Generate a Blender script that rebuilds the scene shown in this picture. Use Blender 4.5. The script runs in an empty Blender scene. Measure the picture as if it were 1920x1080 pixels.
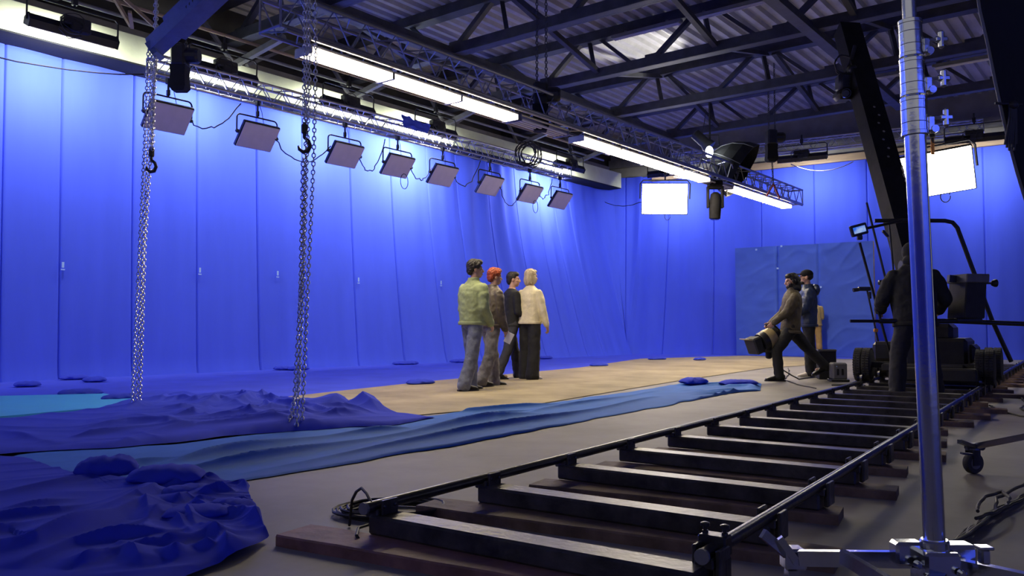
import bpy, math, random
from mathutils import Vector, Matrix, noise, Quaternion
random.seed(7)
SC = bpy.context.scene
COL = SC.collection
V = Vector
PI = math.pi
# ---------------------------------------------------------------- camera
F = 1540.0; HOR = 612.0; CH = 0.85
PITCH = math.atan((HOR - 540.0) / F)
cam = bpy.data.cameras.new('camera'); camo = bpy.data.objects.new('camera', cam); COL.objects.link(camo)
cam.sensor_width = 36.0; cam.lens = 36.0 * F / 1920.0; cam.clip_start = 0.05; cam.clip_end = 200
camo.location = (0, 0, CH); camo.rotation_euler = (PI / 2 + PITCH, 0, 0)
SC.camera = camo
FW = V((0, math.cos(PITCH), math.sin(PITCH))); UP = V((0, -math.sin(PITCH), math.cos(PITCH)))
def ray(px, py): return FW * F + V((1, 0, 0)) * (px - 960.0) + UP * (540.0 - py)
def G(px, py, z=0.0):                      # point of the photograph lying at height z
    r = ray(px, py); t = (z - CH) / r.z
    return V((r.x * t, r.y * t, z))
def AT(px, py, d):                         # point of the photograph at distance d along the hall
    r = ray(px, py); t = d / r.y
    return V((r.x * t, d, CH + r.z * t))
# wall frame: s along the left wall, T = distance to the left of the viewpoint
UX = V((0.618, 0.786, 0)).normalized(); NX = V((UX.y, -UX.x, 0))
def L(s, T, z): return UX * s - NX * T + V((0, 0, z))
# track frame: a along the rails, b across
RX = V((0.5695, 0.822, 0)).normalized(); MX = V((RX.y, -RX.x, 0))
A0 = V((-0.493, 2.9, 0))
TK = 1.111
def R(a, b, z): return (A0 + RX * a + MX * b) * TK + V((0, 0, z))
# ---------------------------------------------------------------- mesh builder
class MB:
    def __init__(s): s.v = []; s.f = []
    def add(s, vs, fs):
        n = len(s.v); s.v += [V(p) for p in vs]; s.f += [tuple(i + n for i in f) for f in fs]; return s
    def box(s, c, size, M=None):
        x, y, z = size[0] / 2, size[1] / 2, size[2] / 2; c = V(c)
        vs = [V((a * x, b * y, d * z)) for a in (-1, 1) for b in (-1, 1) for d in (-1, 1)]
        if M is not None: vs = [M @ p for p in vs]
        return s.add([p + c for p in vs], [(0, 1, 3, 2), (4, 6, 7, 5), (0, 4, 5, 1), (2, 3, 7, 6), (0, 2, 6, 4), (1, 5, 7, 3)])
    def rbox(s, c, size, bev=.01, M=None):   # box with chamfered edges
        x, y, z = size[0] / 2, size[1] / 2, size[2] / 2; c = V(c); b = min(bev, x * .9, y * .9, z * .9)
        rings = []
        for zz, k in ((-z, b), (-z + b, 0), (z - b, 0), (z, b)):
            X, Y = x - k, y - k
            rings.append([V((X - b * (k == 0), -Y, zz)), V((X, -Y + b * (k == 0), zz)), V((X, Y - b * (k == 0), zz)), V((X - b * (k == 0), Y, zz)),
                          V((-X + b * (k == 0), Y, zz)), V((-X, Y - b * (k == 0), zz)), V((-X, -Y + b * (k == 0), zz)), V((-X + b * (k == 0), -Y, zz))])
        for r in rings:
            for p in r:
                if M is not None: p[:] = M @ p
                p += c
        return s.loft(rings)
    def loft(s, rings, closed=True, caps=True):
        n = len(s.v); m = len(rings[0])
        for r in rings: s.v += [V(p) for p in r]
        for i in range(len(rings) - 1):
            for j in range(m if closed else m - 1):
                k = (j + 1) % m
                s.f.append((n + i * m + j, n + i * m + k, n + (i + 1) * m + k, n + (i + 1) * m + j))
        if caps:
            s.f.append(tuple(n + j for j in reversed(range(m))))
            s.f.append(tuple(n + (len(rings) - 1) * m + j for j in range(m)))
        return s
    def bar(s, p, q, w, h, up=(0, 0, 1)):     # rectangular bar from p to q
        p, q = V(p), V(q); d = (q - p).normalized(); u = V(up)
        if abs(d.dot(u)) > .98: u = V((0, 1, 0)) if abs(d.y) < .9 else V((1, 0, 0))
        x = d.cross(u).normalized(); y = x.cross(d)
        r = lambda c: [c + x * w / 2 * a + y * h / 2 * b for a, b in ((-1, -1), (1, -1), (1, 1), (-1, 1))]
        return s.loft([r(p), r(q)])
    def tube(s, pts, r, n=8, caps=True):
        pts = [V(p) for p in pts]; rr = r if isinstance(r, (list, tuple)) else [r] * len(pts)
        d0 = (pts[1] - pts[0]).normalized()
        x = d0.orthogonal().normalized(); rings = []
        for i, p in enumerate(pts):
            a = pts[max(i - 1, 0)]; b = pts[min(i + 1, len(pts) - 1)]
            d = (b - a).normalized() if (b - a).length > 1e-9 else d0
            x = (x - d * x.dot(d)).normalized(); y = d.cross(x)
            rings.append([p + (x * math.cos(2 * PI * k / n) + y * math.sin(2 * PI * k / n)) * rr[i] for k in range(n)])
        return s.loft(rings, True, caps)
    def lathe(s, prof, c=(0, 0, 0), axis=(0, 0, 1), n=24):   # prof: (radius, height)
        c = V(c); z = V(axis).normalized(); x = z.orthogonal().normalized(); y = z.cross(x)
        return s.loft([[c + z * h + (x * math.cos(2 * PI * k / n) + y * math.sin(2 * PI * k / n)) * max(r, 1e-4) for k in range(n)] for r, h in prof])
    def ell(s, c, r, M=None, n=14, m=9):
        c = V(c); rings = []
        for i in range(m + 1):
            a = PI * (i + .02) / (m + .04) - PI / 2
            ring = [V((r[0] * math.cos(a) * math.cos(2 * PI * k / n), r[1] * math.cos(a) * math.sin(2 * PI * k / n), r[2] * math.sin(a))) for k in range(n)]
            rings.append([(M @ p if M is not None else p) + c for p in ring])
        return s.loft(rings)
    def cap(s, p, q, r0, r1, n=12, sx=1.0, ax=None):       # tapered capsule; sx flattens along ax
        p, q = V(p), V(q); d = q - p
        if d.length < 1e-6: d = V((0, 0, 1e-3))
        z = d.normalized(); x = (V(ax) - z * V(ax).dot(z)).normalized() if ax is not None else z.orthogonal().normalized(); y = z.cross(x)
        rings = []
        def ring(c, r): rings.append([c + x * math.cos(2 * PI * k / n) * r * sx + y * math.sin(2 * PI * k / n) * r for k in range(n)])
        for a in (-85, -55, -25): ring(p + z * r0 * math.sin(math.radians(a)), r0 * math.cos(math.radians(a)))
        for t in (0, .5, 1): ring(p + d * t, r0 + (r1 - r0) * t)
        for a in (25, 55, 85): ring(q + z * r1 * math.sin(math.radians(a)), r1 * math.cos(math.radians(a)))
        return s.loft(rings)
    def prism(s, poly, h, M=None, c=(0, 0, 0)):             # poly in xy, extruded along z
        a = [V((x, y, 0)) for x, y in poly]; b = [V((x, y, h)) for x, y in poly]
        rs = [[(M @ p if M is not None else p) + V(c) for p in r] for r in (a, b)]
        return s.loft(rs)
    def grid(s, P, nu, nv):                                  # P(i,j)
        n = len(s.v)
        for j in range(nv):
            for i in range(nu): s.v.append(V(P(i, j)))
        for j in range(nv - 1):
            for i in range(nu - 1):
                k = n + j * nu + i; s.f.append((k, k + 1, k + nu + 1, k + nu))
        return s
    def link(s, c, d, up, ln=.045, w=.026, r=.0055):          # one chain link
        x = V(d).normalized(); y = (V(up) - x * V(up).dot(x)).normalized(); z = x.cross(y)
        n = 10; m = 5; rings = []
        for i in range(n):
            a = 2 * PI * i / n
            p = x * math.cos(a) * (ln / 2 - w * .1) + y * math.sin(a) * w / 2
            o = (x * math.cos(a) * w + y * math.sin(a) * ln).normalized()
            rings.append([V(c) + p + (o * math.cos(2 * PI * k / m) + z * math.sin(2 * PI * k / m)) * r for k in range(m)])
        rings.append(rings[0]); return s.loft(rings, True, False)
    def chain(s, pts, pitch=.036, **kw):
        pts = [V(p) for p in pts]; acc = 0; nxt = 0; k = 0
        for a, b in zip(pts, pts[1:]):
            ln = (b - a).length; d = (b - a) / ln
            while nxt <= acc + ln:
                s.link(a + d * (nxt - acc), d, (1, .3, 0) if k % 2 else (-.3, 1, 0), **kw); nxt += pitch; k += 1
            acc += ln
        return s
    def mesh(s, name, smooth=False, off=None):
        me = bpy.data.meshes.new(name)
        vs = s.v if off is None else [p - off for p in s.v]
        me.from_pydata([tuple(p) for p in vs], [], s.f)
        me.validate(); me.update()
        bm = None
        import bmesh
        bm = bmesh.new(); bm.from_mesh(me); bmesh.ops.recalc_face_normals(bm, faces=bm.faces); bm.to_mesh(me); bm.free()
        if smooth: me.polygons.foreach_set('use_smooth', [True] * len(me.polygons))
        return me
def sharp(o, ang=40):
    try: o.data.set_sharp_from_angle(angle=math.radians(ang))
    except Exception: pass
def tag(o, label=None, cat=None, group=None, kind=None):
    if label: o['label'] = label
    if cat: o['category'] = cat
    if group: o['group'] = group
    if kind: o['kind'] = kind
    return o
def thing(name, label, cat, loc=(0, 0, 0), rot=(0, 0, 0), group=None):
    o = bpy.data.objects.new(name, None); COL.objects.link(o); o.empty_display_size = .1
    o.location = loc; o.rotation_euler = rot
    return tag(o, label, cat, group)
def part(name, mb, m, parent, smooth=False, world=False, label=None, kind=None):
    off = None
    if world:
        t = parent
        while t.parent: t = t.parent
        off = V(t.location)
    o = bpy.data.objects.new(name, mb.mesh(name, smooth, off)); COL.objects.link(o)
    o.data.materials.append(m); o.parent = parent
    if smooth: sharp(o)
    return tag(o, label, None, None, kind)
def solo(name, mb, m, label, cat, group=None, smooth=False, kind=None):
    xs = [p.x for p in mb.v]; ys = [p.y for p in mb.v]; zs = [p.z for p in mb.v]
    off = V(((min(xs) + max(xs)) / 2, (min(ys) + max(ys)) / 2, min(zs)))
    o = bpy.data.objects.new(name, mb.mesh(name, smooth, off)); COL.objects.link(o); o.location = off
    o.data.materials.append(m)
    if smooth: sharp(o)
    return tag(o, label, cat, group, kind)
def struct(name, mb, m, smooth=False, label=None):
    return solo(name, mb, m, label, None, None, smooth, 'structure')
def dup(root, loc, rot=None, label=None):
    def cp(o, parent):
        c = o.copy(); COL.objects.link(c)
        if parent is not None: c.parent = parent
        for ch in list(o.children): cp(ch, c)
        return c
    r = cp(root, None); r.location = loc
    if rot is not None: r.rotation_euler = rot
    if label: r['label'] = label
    return r
ORD = 'first second third fourth fifth sixth seventh eighth ninth tenth eleventh twelfth thirteenth fourteenth fifteenth sixteenth seventeenth eighteenth nineteenth twentieth twenty-first twenty-second twenty-third twenty-fourth twenty-fifth twenty-sixth'.split()
# ---------------------------------------------------------------- materials
def mat(name, col, rough=.6, metal=0.0, var=0.0, vs=6.0, bump=0.0, bs=40.0, emit=None, es=0.0, spec=.5, sheen=0.0, stretch=None, col2=None):
    m = bpy.data.materials.new(name); m.use_nodes = True; nt = m.node_tree; b = nt.nodes['Principled BSDF']
    b.inputs['Base Color'].default_value = (*col, 1); b.inputs['Roughness'].default_value = rough; b.inputs['Metallic'].default_value = metal
    b.inputs['Specular IOR Level'].default_value = spec
    if sheen: b.inputs['Sheen Weight'].default_value = sheen
    if emit: b.inputs['Emission Color'].default_value = (*emit, 1); b.inputs['Emission Strength'].default_value = es
    tc = nt.nodes.new('ShaderNodeTexCoord'); src = tc.outputs['Object']
    if stretch:
        mp = nt.nodes.new('ShaderNodeMapping'); mp.inputs['Scale'].default_value = stretch
        nt.links.new(src, mp.inputs['Vector']); src = mp.outputs['Vector']
    if var or col2:
        n = nt.nodes.new('ShaderNodeTexNoise'); n.inputs['Scale'].default_value = vs; n.inputs['Detail'].default_value = 6; n.inputs['Roughness'].default_value = .62
        nt.links.new(src, n.inputs['Vector'])
        cr = nt.nodes.new('ShaderNodeValToRGB'); cr.color_ramp.elements[0].position = .34; cr.color_ramp.elements[1].position = .68
        a = [max(0, c * (1 - var)) for c in col]; z = list(col2) if col2 else [min(1, c * (1 + var)) for c in col]
        cr.color_ramp.elements[0].color = (*a, 1); cr.color_ramp.elements[1].color = (*z, 1)
        nt.links.new(n.outputs['Fac'], cr.inputs['Fac']); nt.links.new(cr.outputs['Color'], b.inputs['Base Color'])
    if bump:
        n2 = nt.nodes.new('ShaderNodeTexNoise'); n2.inputs['Scale'].default_value = bs; n2.inputs['Detail'].default_value = 5
        nt.links.new(src, n2.inputs['Vector'])
        bp = nt.nodes.new('ShaderNodeBump'); bp.inputs['Strength'].default_value = bump; bp.inputs['Distance'].default_value = .02
        nt.links.new(n2.outputs['Fac'], bp.inputs['Height']); nt.links.new(bp.outputs['Normal'], b.inputs['Normal'])
    return m
BLUE = (.058, .098, .72)
M = dict(
    curtain=mat('blue_curtain_fabric', BLUE, .85, 0, .05, 2.0, .12, 3.0, stretch=(1, 1, .18), spec=.15),
    bluefloor=mat('blue_floor_cloth', (.055, .080, .60), .8, 0, .10, 1.4, .25, 2.2, spec=.15),
    cloth=mat('dark_blue_cloth', (.038, .058, .52), .85, 0, .08, 3, .12, 9, spec=.12),
    strip=mat('steel_blue_cloth', (.036, .145, .52), .75, 0, .08, 2.5, .10, 8, spec=.2),
    teal=mat('turquoise_mat_vinyl', (.06, .40, .62), .5, 0, .05, 2, .05, 20),
    panelcloth=mat('mid_blue_panel_cloth', (.04, .10, .55), .75, 0, .06, 2, .1, 6),
    concrete=mat('concrete_floor', (.20, .185, .16), .6, 0, .22, .9, .10, 240, col2=(.27, .25, .22)),
    ply=mat('tan_plywood_path', (.29, .235, .125), .75, 0, .22, 1.0, .15, 30, stretch=(1, 1, 1), col2=(.41, .335, .19)),
    cream=mat('cream_plaster', (.62, .66, .42), .85, 0, .06, 3, .1, 30),
    greywall=mat('grey_wall_board', (.27, .26, .24), .85, 0, .2, 1.5, .2, 12),
    darkwall=mat('dark_upper_wall', (.05, .046, .042), .9, 0, .3, 1.2, .2, 10),
    roof=mat('galvanised_roof_sheet', (.44, .44, .48), .5, .05, .2, 1.4, .08, 6),
    steel=mat('dark_painted_roof_steel', (.050, .052, .066), .55, .2, .3, 4, .12, 20),
    greysteel=mat('grey_painted_steel', (.2, .2, .2), .55, .2, .2, 4, .12, 20),
    alu=mat('truss_aluminium', (.42, .42, .45), .34, .9, .12, 8),
    black=mat('black_metal', (.012, .012, .014), .42, .1, .4, 9, .08, 60),
    blackrough=mat('black_rough_plastic', (.018, .018, .02), .7, 0, .3, 9, .1, 90),
    trackblack=mat('worn_black_track_paint', (.022, .022, .024), .36, .1, .5, 7, .18, 30, col2=(.075, .07, .064)),
    rail=mat('dark_steel_rail', (.06, .06, .066), .3, .75, .3, 6, .08, 40),
    chrome=mat('chromed_steel_tube', (.62, .64, .70), .16, 1.0, .06, 14, .02, 50),
    chain=mat('galvanised_chain', (.55, .55, .58), .3, .95, .1, 20),
    plank=mat('worn_brown_plank', (.095, .056, .036), .7, 0, .4, 5, .3, 18, stretch=(1, 1, 1), col2=(.20, .13, .085)),
    redplank=mat('red_brown_plank', (.17, .075, .058), .65, 0, .3, 5, .25, 18, col2=(.27, .14, .11)),
    rubber=mat('black_tyre_rubber', (.035, .034, .03), .8, 0, .2, 10, .2, 60),
    diffuser=mat('unlit_panel_diffuser', (.66, .58, .61), .6, 0, .04, 6),
    jib=mat('girder_with_blue_spill', (.10, .14, .36), .5, .2, .2, 5, .1, 30),  # the curtain's blue light is put into this base colour
    wood=mat('raw_timber', (.33, .24, .15), .75, 0, .25, 3, .2, 20, stretch=(.3, .3, 4)),
    armblack=mat('matt_black_arm', (.010, .010, .012), .8, 0, .4, 6, .1, 30, spec=.2),
    flag=mat('black_duvetyne', (.007, .008, .009), .95, 0, .2, 6, .15, 30),
    cable=mat('black_cable_rubber', (.016, .015, .014), .55),
    whitecable=mat('white_cable', (.6, .6, .6), .5),
    orange=mat('orange_strap', (.5, .2, .03), .6),
    redsling=mat('dark_red_sling', (.16, .03, .05), .8),
    grey=mat('grey_painted_box', (.13, .13, .135), .6, .1, .12, 8, .1, 40),
    tape=mat('pale_tape', (.30, .45, .80), .7),
    glassy=mat('dark_glass', (.01, .01, .012), .08),
    foil=mat('crumpled_foil', (.85, .80, .66), .35, .6, .1, 30, .6, 30),
    tube_on=mat('lit_tube', (1, .95, .85), .4, emit=(1.0, .84, .58), es=30),
    tube_off=mat('unlit_tube', (.62, .6, .66), .3),
    panel_on=mat('lit_soft_panel', (1, 1, 1), .5, emit=(1.0, .93, .80), es=17),
    bulb=mat('lit_bulb', (1, 1, 1), .4, emit=(.95, 1, .97), es=30),
    skin=mat('skin', (.50, .29, .20), .5, 0, .08, 14, .06, 60),
    sole=mat('shoe_sole', (.5, .5, .48), .7),
)
def screen_mat():
    m = mat('monitor_picture', (.02, .05, .3), .3)
    nt = m.node_tree; b = nt.nodes['Principled BSDF']
    tc = nt.nodes.new('ShaderNodeTexCoord'); n = nt.nodes.new('ShaderNodeTexNoise'); n.inputs['Scale'].default_value = 11
    nt.links.new(tc.outputs['Object'], n.inputs['Vector'])
    cr = nt.nodes.new('ShaderNodeValToRGB')
    cr.color_ramp.elements[0].position = .42; cr.color_ramp.elements[0].color = (.03, .15, .75, 1)
    cr.color_ramp.elements[1].position = .62; cr.color_ramp.elements[1].color = (.35, .5, .75, 1)
    nt.links.new(n.outputs['Fac'], cr.inputs['Fac']); nt.links.new(cr.outputs['Color'], b.inputs['Emission Color']); b.inputs['Emission Strength'].default_value = .8
    return m
M['screen'] = screen_mat()
def area(name, loc, direc, sx, sy, power, col=(1, 1, 1), spread=180):
    l = bpy.data.lights.new(name, 'AREA'); l.shape = 'RECTANGLE'; l.size = sx; l.size_y = sy; l.energy = power; l.color = col
    l.spread = math.radians(spread)
    o = bpy.data.objects.new(name, l); COL.objects.link(o); o.location = loc
    return o, l
def aim(o, direc, xaxis):
    z = -V(direc).normalized(); x = (V(xaxis) - z * V(xaxis).dot(z)).normalized(); y = z.cross(x)
    o.rotation_euler = Matrix((x, y, z)).transposed().to_euler()
def frame(x, y, z):                       # rotation matrix with these axes as columns
    return Matrix((V(x).normalized(), V(y).normalized(), V(z).normalized())).transposed()
# ================================================================ the room
def quad(ps): return MB().add(ps, [(0, 1, 2, 3)])
BX = V((0.86, -0.51, 0)).normalized()               # direction of the back wall
CORN = L(23.0, 13.95, 0)
NB = V((BX.y, -BX.x, 0))                              # back wall normal, towards the hall
def B(w, o, z): return CORN + BX * w + NB * o + V((0, 0, z))
mb = MB(); nx, ny = 2, 2
mb.box((4, 12, -.1), (44, 44, .2)); struct('floor', mb, M['concrete'])
mb = MB(); mb.bar(L(-8, 14.25, 3.6), L(23.6, 14.25, 3.6), .4, 7.4); struct('wall_left', mb, M['darkwall'])
mb = MB(); mb.bar(B(-.3, -.35, 3.6), B(26, -.35, 3.6), .4, 7.4); struct('wall_back', mb, M['greywall'])
# corrugated roof sheet, ribs running along the hall
mb = MB(); prof = []
T = 14.4; z0 = 7.0
while T > -16:
    prof += [(T, z0), (T - .10, z0), (T - .135, z0 + .075), (T - .235, z0 + .075)]; T -= .27
pr2 = [[L(-8, t, z) for t, z in prof], [L(25.5 if t > 0 else 25.5 + t * -.18, t, z) for t, z in prof]]
mb.loft(pr2, False, False)
struct('ceiling', mb, M['roof'])
# ---- roof trusses across the hall
def roof_truss(s, label, first):
    root = thing('roof_truss', label, 'roof truss', L(s, 13.9, 6.0), group='steel roof trusses across the hall')
    p = lambda T, z: L(s, T, z)
    mb = MB()
    for ds in (-.075, .075):
        mb.bar(L(s + ds, 13.95, 6.10), L(s + ds, -14, 6.10), .03, .20)
    mb.bar(L(s, 13.95, 6.015), L(s, -14, 6.015), .22, .025); part('bottom_chord', mb, M['steel'], root, world=True)
    mb = MB(); mb.bar(L(s, 13.95, 6.90), L(s, -14, 6.90), .20, .20); mb.bar(L(s, 13.95, 6.80), L(s, -14, 6.80), .26, .02); part('top_chord', mb, M['steel'], root, world=True)
    T = 13.0; k = 0
    while T > -13:
        mb = MB(); mb.bar(p(T, 6.1), p(T - .95, 6.85), .11, .09); part('diagonal', mb, M['steel'], root, world=True)
        mb = MB(); mb.bar(p(T - 1.15, 6.85), p(T - 1.3, 6.1), .08, .08); part('post', mb, M['steel'], root, world=True)
        mb = MB(); mb.bar(p(T - 1.4, 6.85), p(T - 2.25, 6.1), .07, .07); part('brace', mb, M['steel'], root, world=True)
        mb = MB(); mb.box(p(T - .02, 6.17), (.3, .02, .22), frame(NX, UX, (0, 0, 1))); part('gusset_plate', mb, M['steel'], root, world=True)
        T -= 2.6
tr_s = [20.3, 17.35, 14.4, 11.45, 8.5, 5.5]
for k, s in enumerate(tr_s):
    roof_truss(s, f'dark steel roof truss spanning the hall, {ORD[k]} from the back wall', k == 0)
# ---- bracing along the hall between the trusses
n = 0
for T in (11.5, 9.0, 6.4, 3.9, 1.3, -1.3, -3.9, -6.5, -9.1):
    for j in range(len(tr_s) - 1):
        s1, s0 = tr_s[j], tr_s[j + 1]
        mb = MB()
        if (j + int(T * 3)) % 2 == 0: mb.bar(L(s0, T, 6.12), L(s1, T + .15, 6.8), .09, .09)
        else: mb.bar(L(s0, T, 6.8), L(s1, T, 6.12), .10, .10)
        o = solo('roof_brace', mb, M['steel'], f'slanting dark steel brace joining the {ORD[j]} and {ORD[j+1]} roof trusses from the back', 'brace', f'braces between the {ORD[j]} and {ORD[j+1]} roof trusses'); n += 1
for i, T in enumerate((10.4, 4.6, -1.2)):
    mb = MB(); mb.bar(L(5.0, T, 5.96), L(20.6, T, 5.96), .20, .08); mb.bar(L(5.0, T, 6.05), L(20.6, T, 6.05), .03, .2)
    solo('ceiling_girder', mb, M['steel'], f'long dark girder under the roof trusses, {ORD[i]} from the blue left curtain', 'girder')
# ---- unlit strip lights on a truss
def strip_light(s, T0, T1, z, label):
    root = thing('strip_light', label, 'strip light', L(s, T0, z), group='unlit strip lights under the roof')
    mb = MB(); mb.bar(L(s, T0, z), L(s, T1, z), .12, .06); part('housing', mb, M['greysteel'], root, world=True)
    for ds in (-.035, .035):
        mb = MB(); mb.tube([L(s + ds, T0 - .04, z - .05), L(s + ds, T1 + .04, z - .05)], .02, 8); part('tube', mb, M['tube_off'], root, True, world=True)
    for t in (.2, .8):
        mb = MB(); mb.box(L(s, T0 + (T1 - T0) * t, z + .045), (.05, .05, .05)); part('clip', mb, M['greysteel'], root, world=True)
Ts = [8.6, 6.9, 5.2, 3.5, 1.8]
for i in range(4):
    strip_light(14.25, Ts[i], Ts[i] - 1.55, 6.74, f'white unlit strip light on the third roof truss, {ORD[i]} from the left curtain')
for i, T in enumerate((2.5, .6)):
    strip_light(19.0, T + 3, T + 1.5, 6.35, f'pale unlit strip light hanging near the back wall, {ORD[i]} from the left curtain')
# ---- ledge above the left curtain
mb = MB(); mb.bar(L(-8, 13.62, 5.45), L(22.4, 13.62, 5.45), .80, .46); struct('trim_1', mb, M['cream'])
mb = MB(); mb.bar(L(-8, 13.62, 5.21), L(22.38, 13.62, 5.21), .78, .03); struct('trim_2', mb, M['flag'])
mb = MB(); mb.bar(L(-8, 13.80, 5.81), L(22.4, 13.80, 5.81), .3, .26); struct('trim_3', mb, M['greywall'])
# plaster columns and struts on the ledge
for i, s in enumerate((8.6, 11.4, 14.3, 17.2, 20.0)):
    mb = MB(); mb.bar(L(s, 13.3, 5.68), L(s + .3, 12.2, 6.05), .10, .10); mb.bar(L(s, 13.3, 5.68), L(s - .9, 13.2, 6.5), .06, .06); mb.bar(L(s + .2, 13.2, 5.70), L(s + 1.3, 13.1, 6.4), .10, .06)
    solo('ledge_strut', mb, M['greysteel'], f'grey steel roof strut standing on the cream ledge, {ORD[i]} from the near end', 'strut', 'struts on the cream ledge')
for i, (x0, y0, x1, y1) in enumerate(((212, -8, 246, 50), (243, 22, 248, 52), (225, -10, 304, 62))):
    mb = MB(); mb.bar(AT(x0, y0, 12.6), AT(x1, y1, 12.9), .05, .05); solo('timber_strut', mb, M['wood'], 'thin timber strut in a V shape above the near end of the cream ledge' if i < 2 else 'long pale timber strut slanting above the near end of the cream ledge', 'strut', 'timber V struts' if i < 2 else None)
# pipes above the ledge
for i, (T, z) in enumerate(((13.0, 5.85), (12.8, 5.98))):
    mb = MB(); mb.tube([L(3, T, z), L(21, T, z)], .03, 8)
    solo('pipe', mb, M['wood'] if i else M['greysteel'], ('rusty brown pipe running above the cream ledge', 'grey pipe running above the cream ledge')[1 - i], 'pipe', smooth=True)
# timber head beam and box truss at the back wall
mb = MB(); mb.bar(B(1.5, .22, 5.52), B(22, .22, 5.72), .10, .20); struct('trim_4', mb, M['wood'])
mb = MB(); mb.bar(B(0, .12, 6.1), B(24, .12, 6.2), .18, .26); struct('trim_5', mb, M['greysteel'])

# ================================================================ curtains
def seam_line(x, seams, w=.014, dep=.035):
    d = 0
    for q in seams:
        e = abs(x - q)
        if e < w * 3: d = max(d, dep * math.exp(-(e / w) ** 2))
    return d
def curtain(name, path, z1, seams, flare, folds, label, nz=46, dx=.045):
    # path(x)->(point, normal into the hall), x in metres along
    x0, x1, P = path
    xs = []; x = x0
    while x < x1: xs.append(x); x += dx
    for q in seams: xs += [q - .03, q - .012, q, q + .012, q + .03]
    xs = sorted(set(q for q in xs if x0 <= q <= x1))
    zs = [z1 * (j / (nz - 1)) ** 1.25 for j in range(nz)]
    def pt(i, j):
        x, z = xs[i], zs[j]; p, nn = P(x); h = z / z1
        fl = flare(x) * (1 - h) ** 1.5 + .03 * max(0, 1 - z / .30) ** 2
        a = folds(x)
        w = noise.noise(V((x * 1.1, z * .10, 3.1))) * .055 + noise.noise(V((x * 3.7, z * .16, 9))) * .020 * (1 + 2.2 * a)
        w += a * .07 * math.sin(x * 9 + noise.noise(V((x * .7, z * .3, 0))) * 3) * (.3 + h)
        off = fl + w - seam_line(x, seams)
        return p + nn * off + V((0, 0, z + .004))
    mb = MB().grid(pt, len(xs), nz)
    return solo(name, mb, M['curtain'], label, 'curtain', smooth=True)
TL = 13.85
Rc = 1.1                                             # radius of the rounded corner
sB = 23.0 - .1
def pathL(x):
    if x < sB - Rc: return L(x, TL, 0), NX.copy()
    a = min((x - (sB - Rc)) / Rc, PI / 2)
    c = L(sB - Rc, TL - Rc, 0)
    return c - NX * Rc * math.cos(a) + UX * Rc * math.sin(a), (NX * math.cos(a) - UX * math.sin(a))
seamsL = [3.2, 4.4, 5.6, 6.55, 7.5, 8.55, 9.55, 10.75, 11.9, 12.95, 14.05, 15.15, 16.3, 17.5, 18.7, 19.9, 21.0]
seamsL = [(27126 / (2170 - x) - 8.56) / .786 for x in (-95, 6 - 10, 107, 242, 362, 475, 560, 650, 727, 795, 852, 908, 960, 1000, 1032, 1062)]
def flareL(s):
    K = ((-20, .10), (6, .10), (8, .16), (12, .40), (16.2, 1.05), (19.5, 1.30), (23, 1.3))
    for (a, p), (b, q) in zip(K, K[1:]):
        if s <= b: t = (s - a) / (b - a); return p + (q - p) * t
    return 1.3
curtain('backdrop_curtain', (-8.0, sB - Rc + Rc * .75, pathL), 5.62, seamsL,
        flareL, lambda x: math.exp(-((x - 17.5) / 2.2) ** 2) * .8,
        'tall bright blue fabric backdrop hung along the left wall under the cream ledge')
def pathB(x): 
    a = .78
    if x < 0:
        aa = (x + Rc * (PI / 2 - .72)) / Rc + .72
        c = L(sB - Rc, TL - Rc, 0)
        return c - NX * Rc * math.cos(aa) + UX * Rc * math.sin(aa), (NX * math.cos(aa) - UX * math.sin(aa))
    return B(x + Rc + .05, .1, 0), NB.copy()
curtain('backdrop_curtain', (-Rc * (PI / 2 - .72), 21, pathB), 5.60, [-.55, .85, 2.3, 3.7, 5.2, 6.6, 8.0, 9.4, 10.8, 12.2],
        lambda x: .10 + 1.2 * max(0, 1 - (x + .8) / 5.0) ** 1.5, lambda x: .12,
        'tall blue fabric backdrop across the back wall behind the lit panel')

# ================================================================ floor coverings
def respl(pts, n):
    pts = [V(p) for p in pts]; ds = [0]
    for a, b in zip(pts, pts[1:]): ds.append(ds[-1] + (b - a).length)
    out = []
    for i in range(n):
        t = ds[-1] * i / (n - 1); k = 0
        while k < len(ds) - 2 and ds[k + 1] < t: k += 1
        f = (t - ds[k]) / max(ds[k + 1] - ds[k], 1e-9); out.append(pts[k].lerp(pts[k + 1], f))
    return out
def px(l, z=0): return [G(x, y, z) for x, y in l]
def sheet(far, near, nu, nv, H, z0=.004, edge=.06, jag=0.0):
    A = respl(far, nu); Bq = respl(near, nu)
    if jag:
        for arr, sgn in ((A, 1), (Bq, 2)):
            for i, p in enumerate(arr):
                p.x += noise.noise(V((p.x * 2.3, p.y * 2.3, sgn))) * jag; p.y += noise.noise(V((p.x * 2.3, p.y * 2.3, sgn + 7))) * jag + noise.noise(V((p.x * 7, p.y * 7, sgn + 3))) * jag * .35
    def P(i, j):
        u = i / (nu - 1); v = j / (nv - 1); p = A[i].lerp(Bq[i], v)
        e = min(u, 1 - u, v, 1 - v); k = min(1, e / edge); k = k * (2 - k)
        h = H(u, v, p)
        return V((p.x, p.y, z0 + max(0, h) * k))
    mb = MB().grid(P, nu, nv)
    # turned-down hem
    return mb
def sn(x, y, z=0): return noise.noise(V((x, y, z)))
import numpy as np
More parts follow.
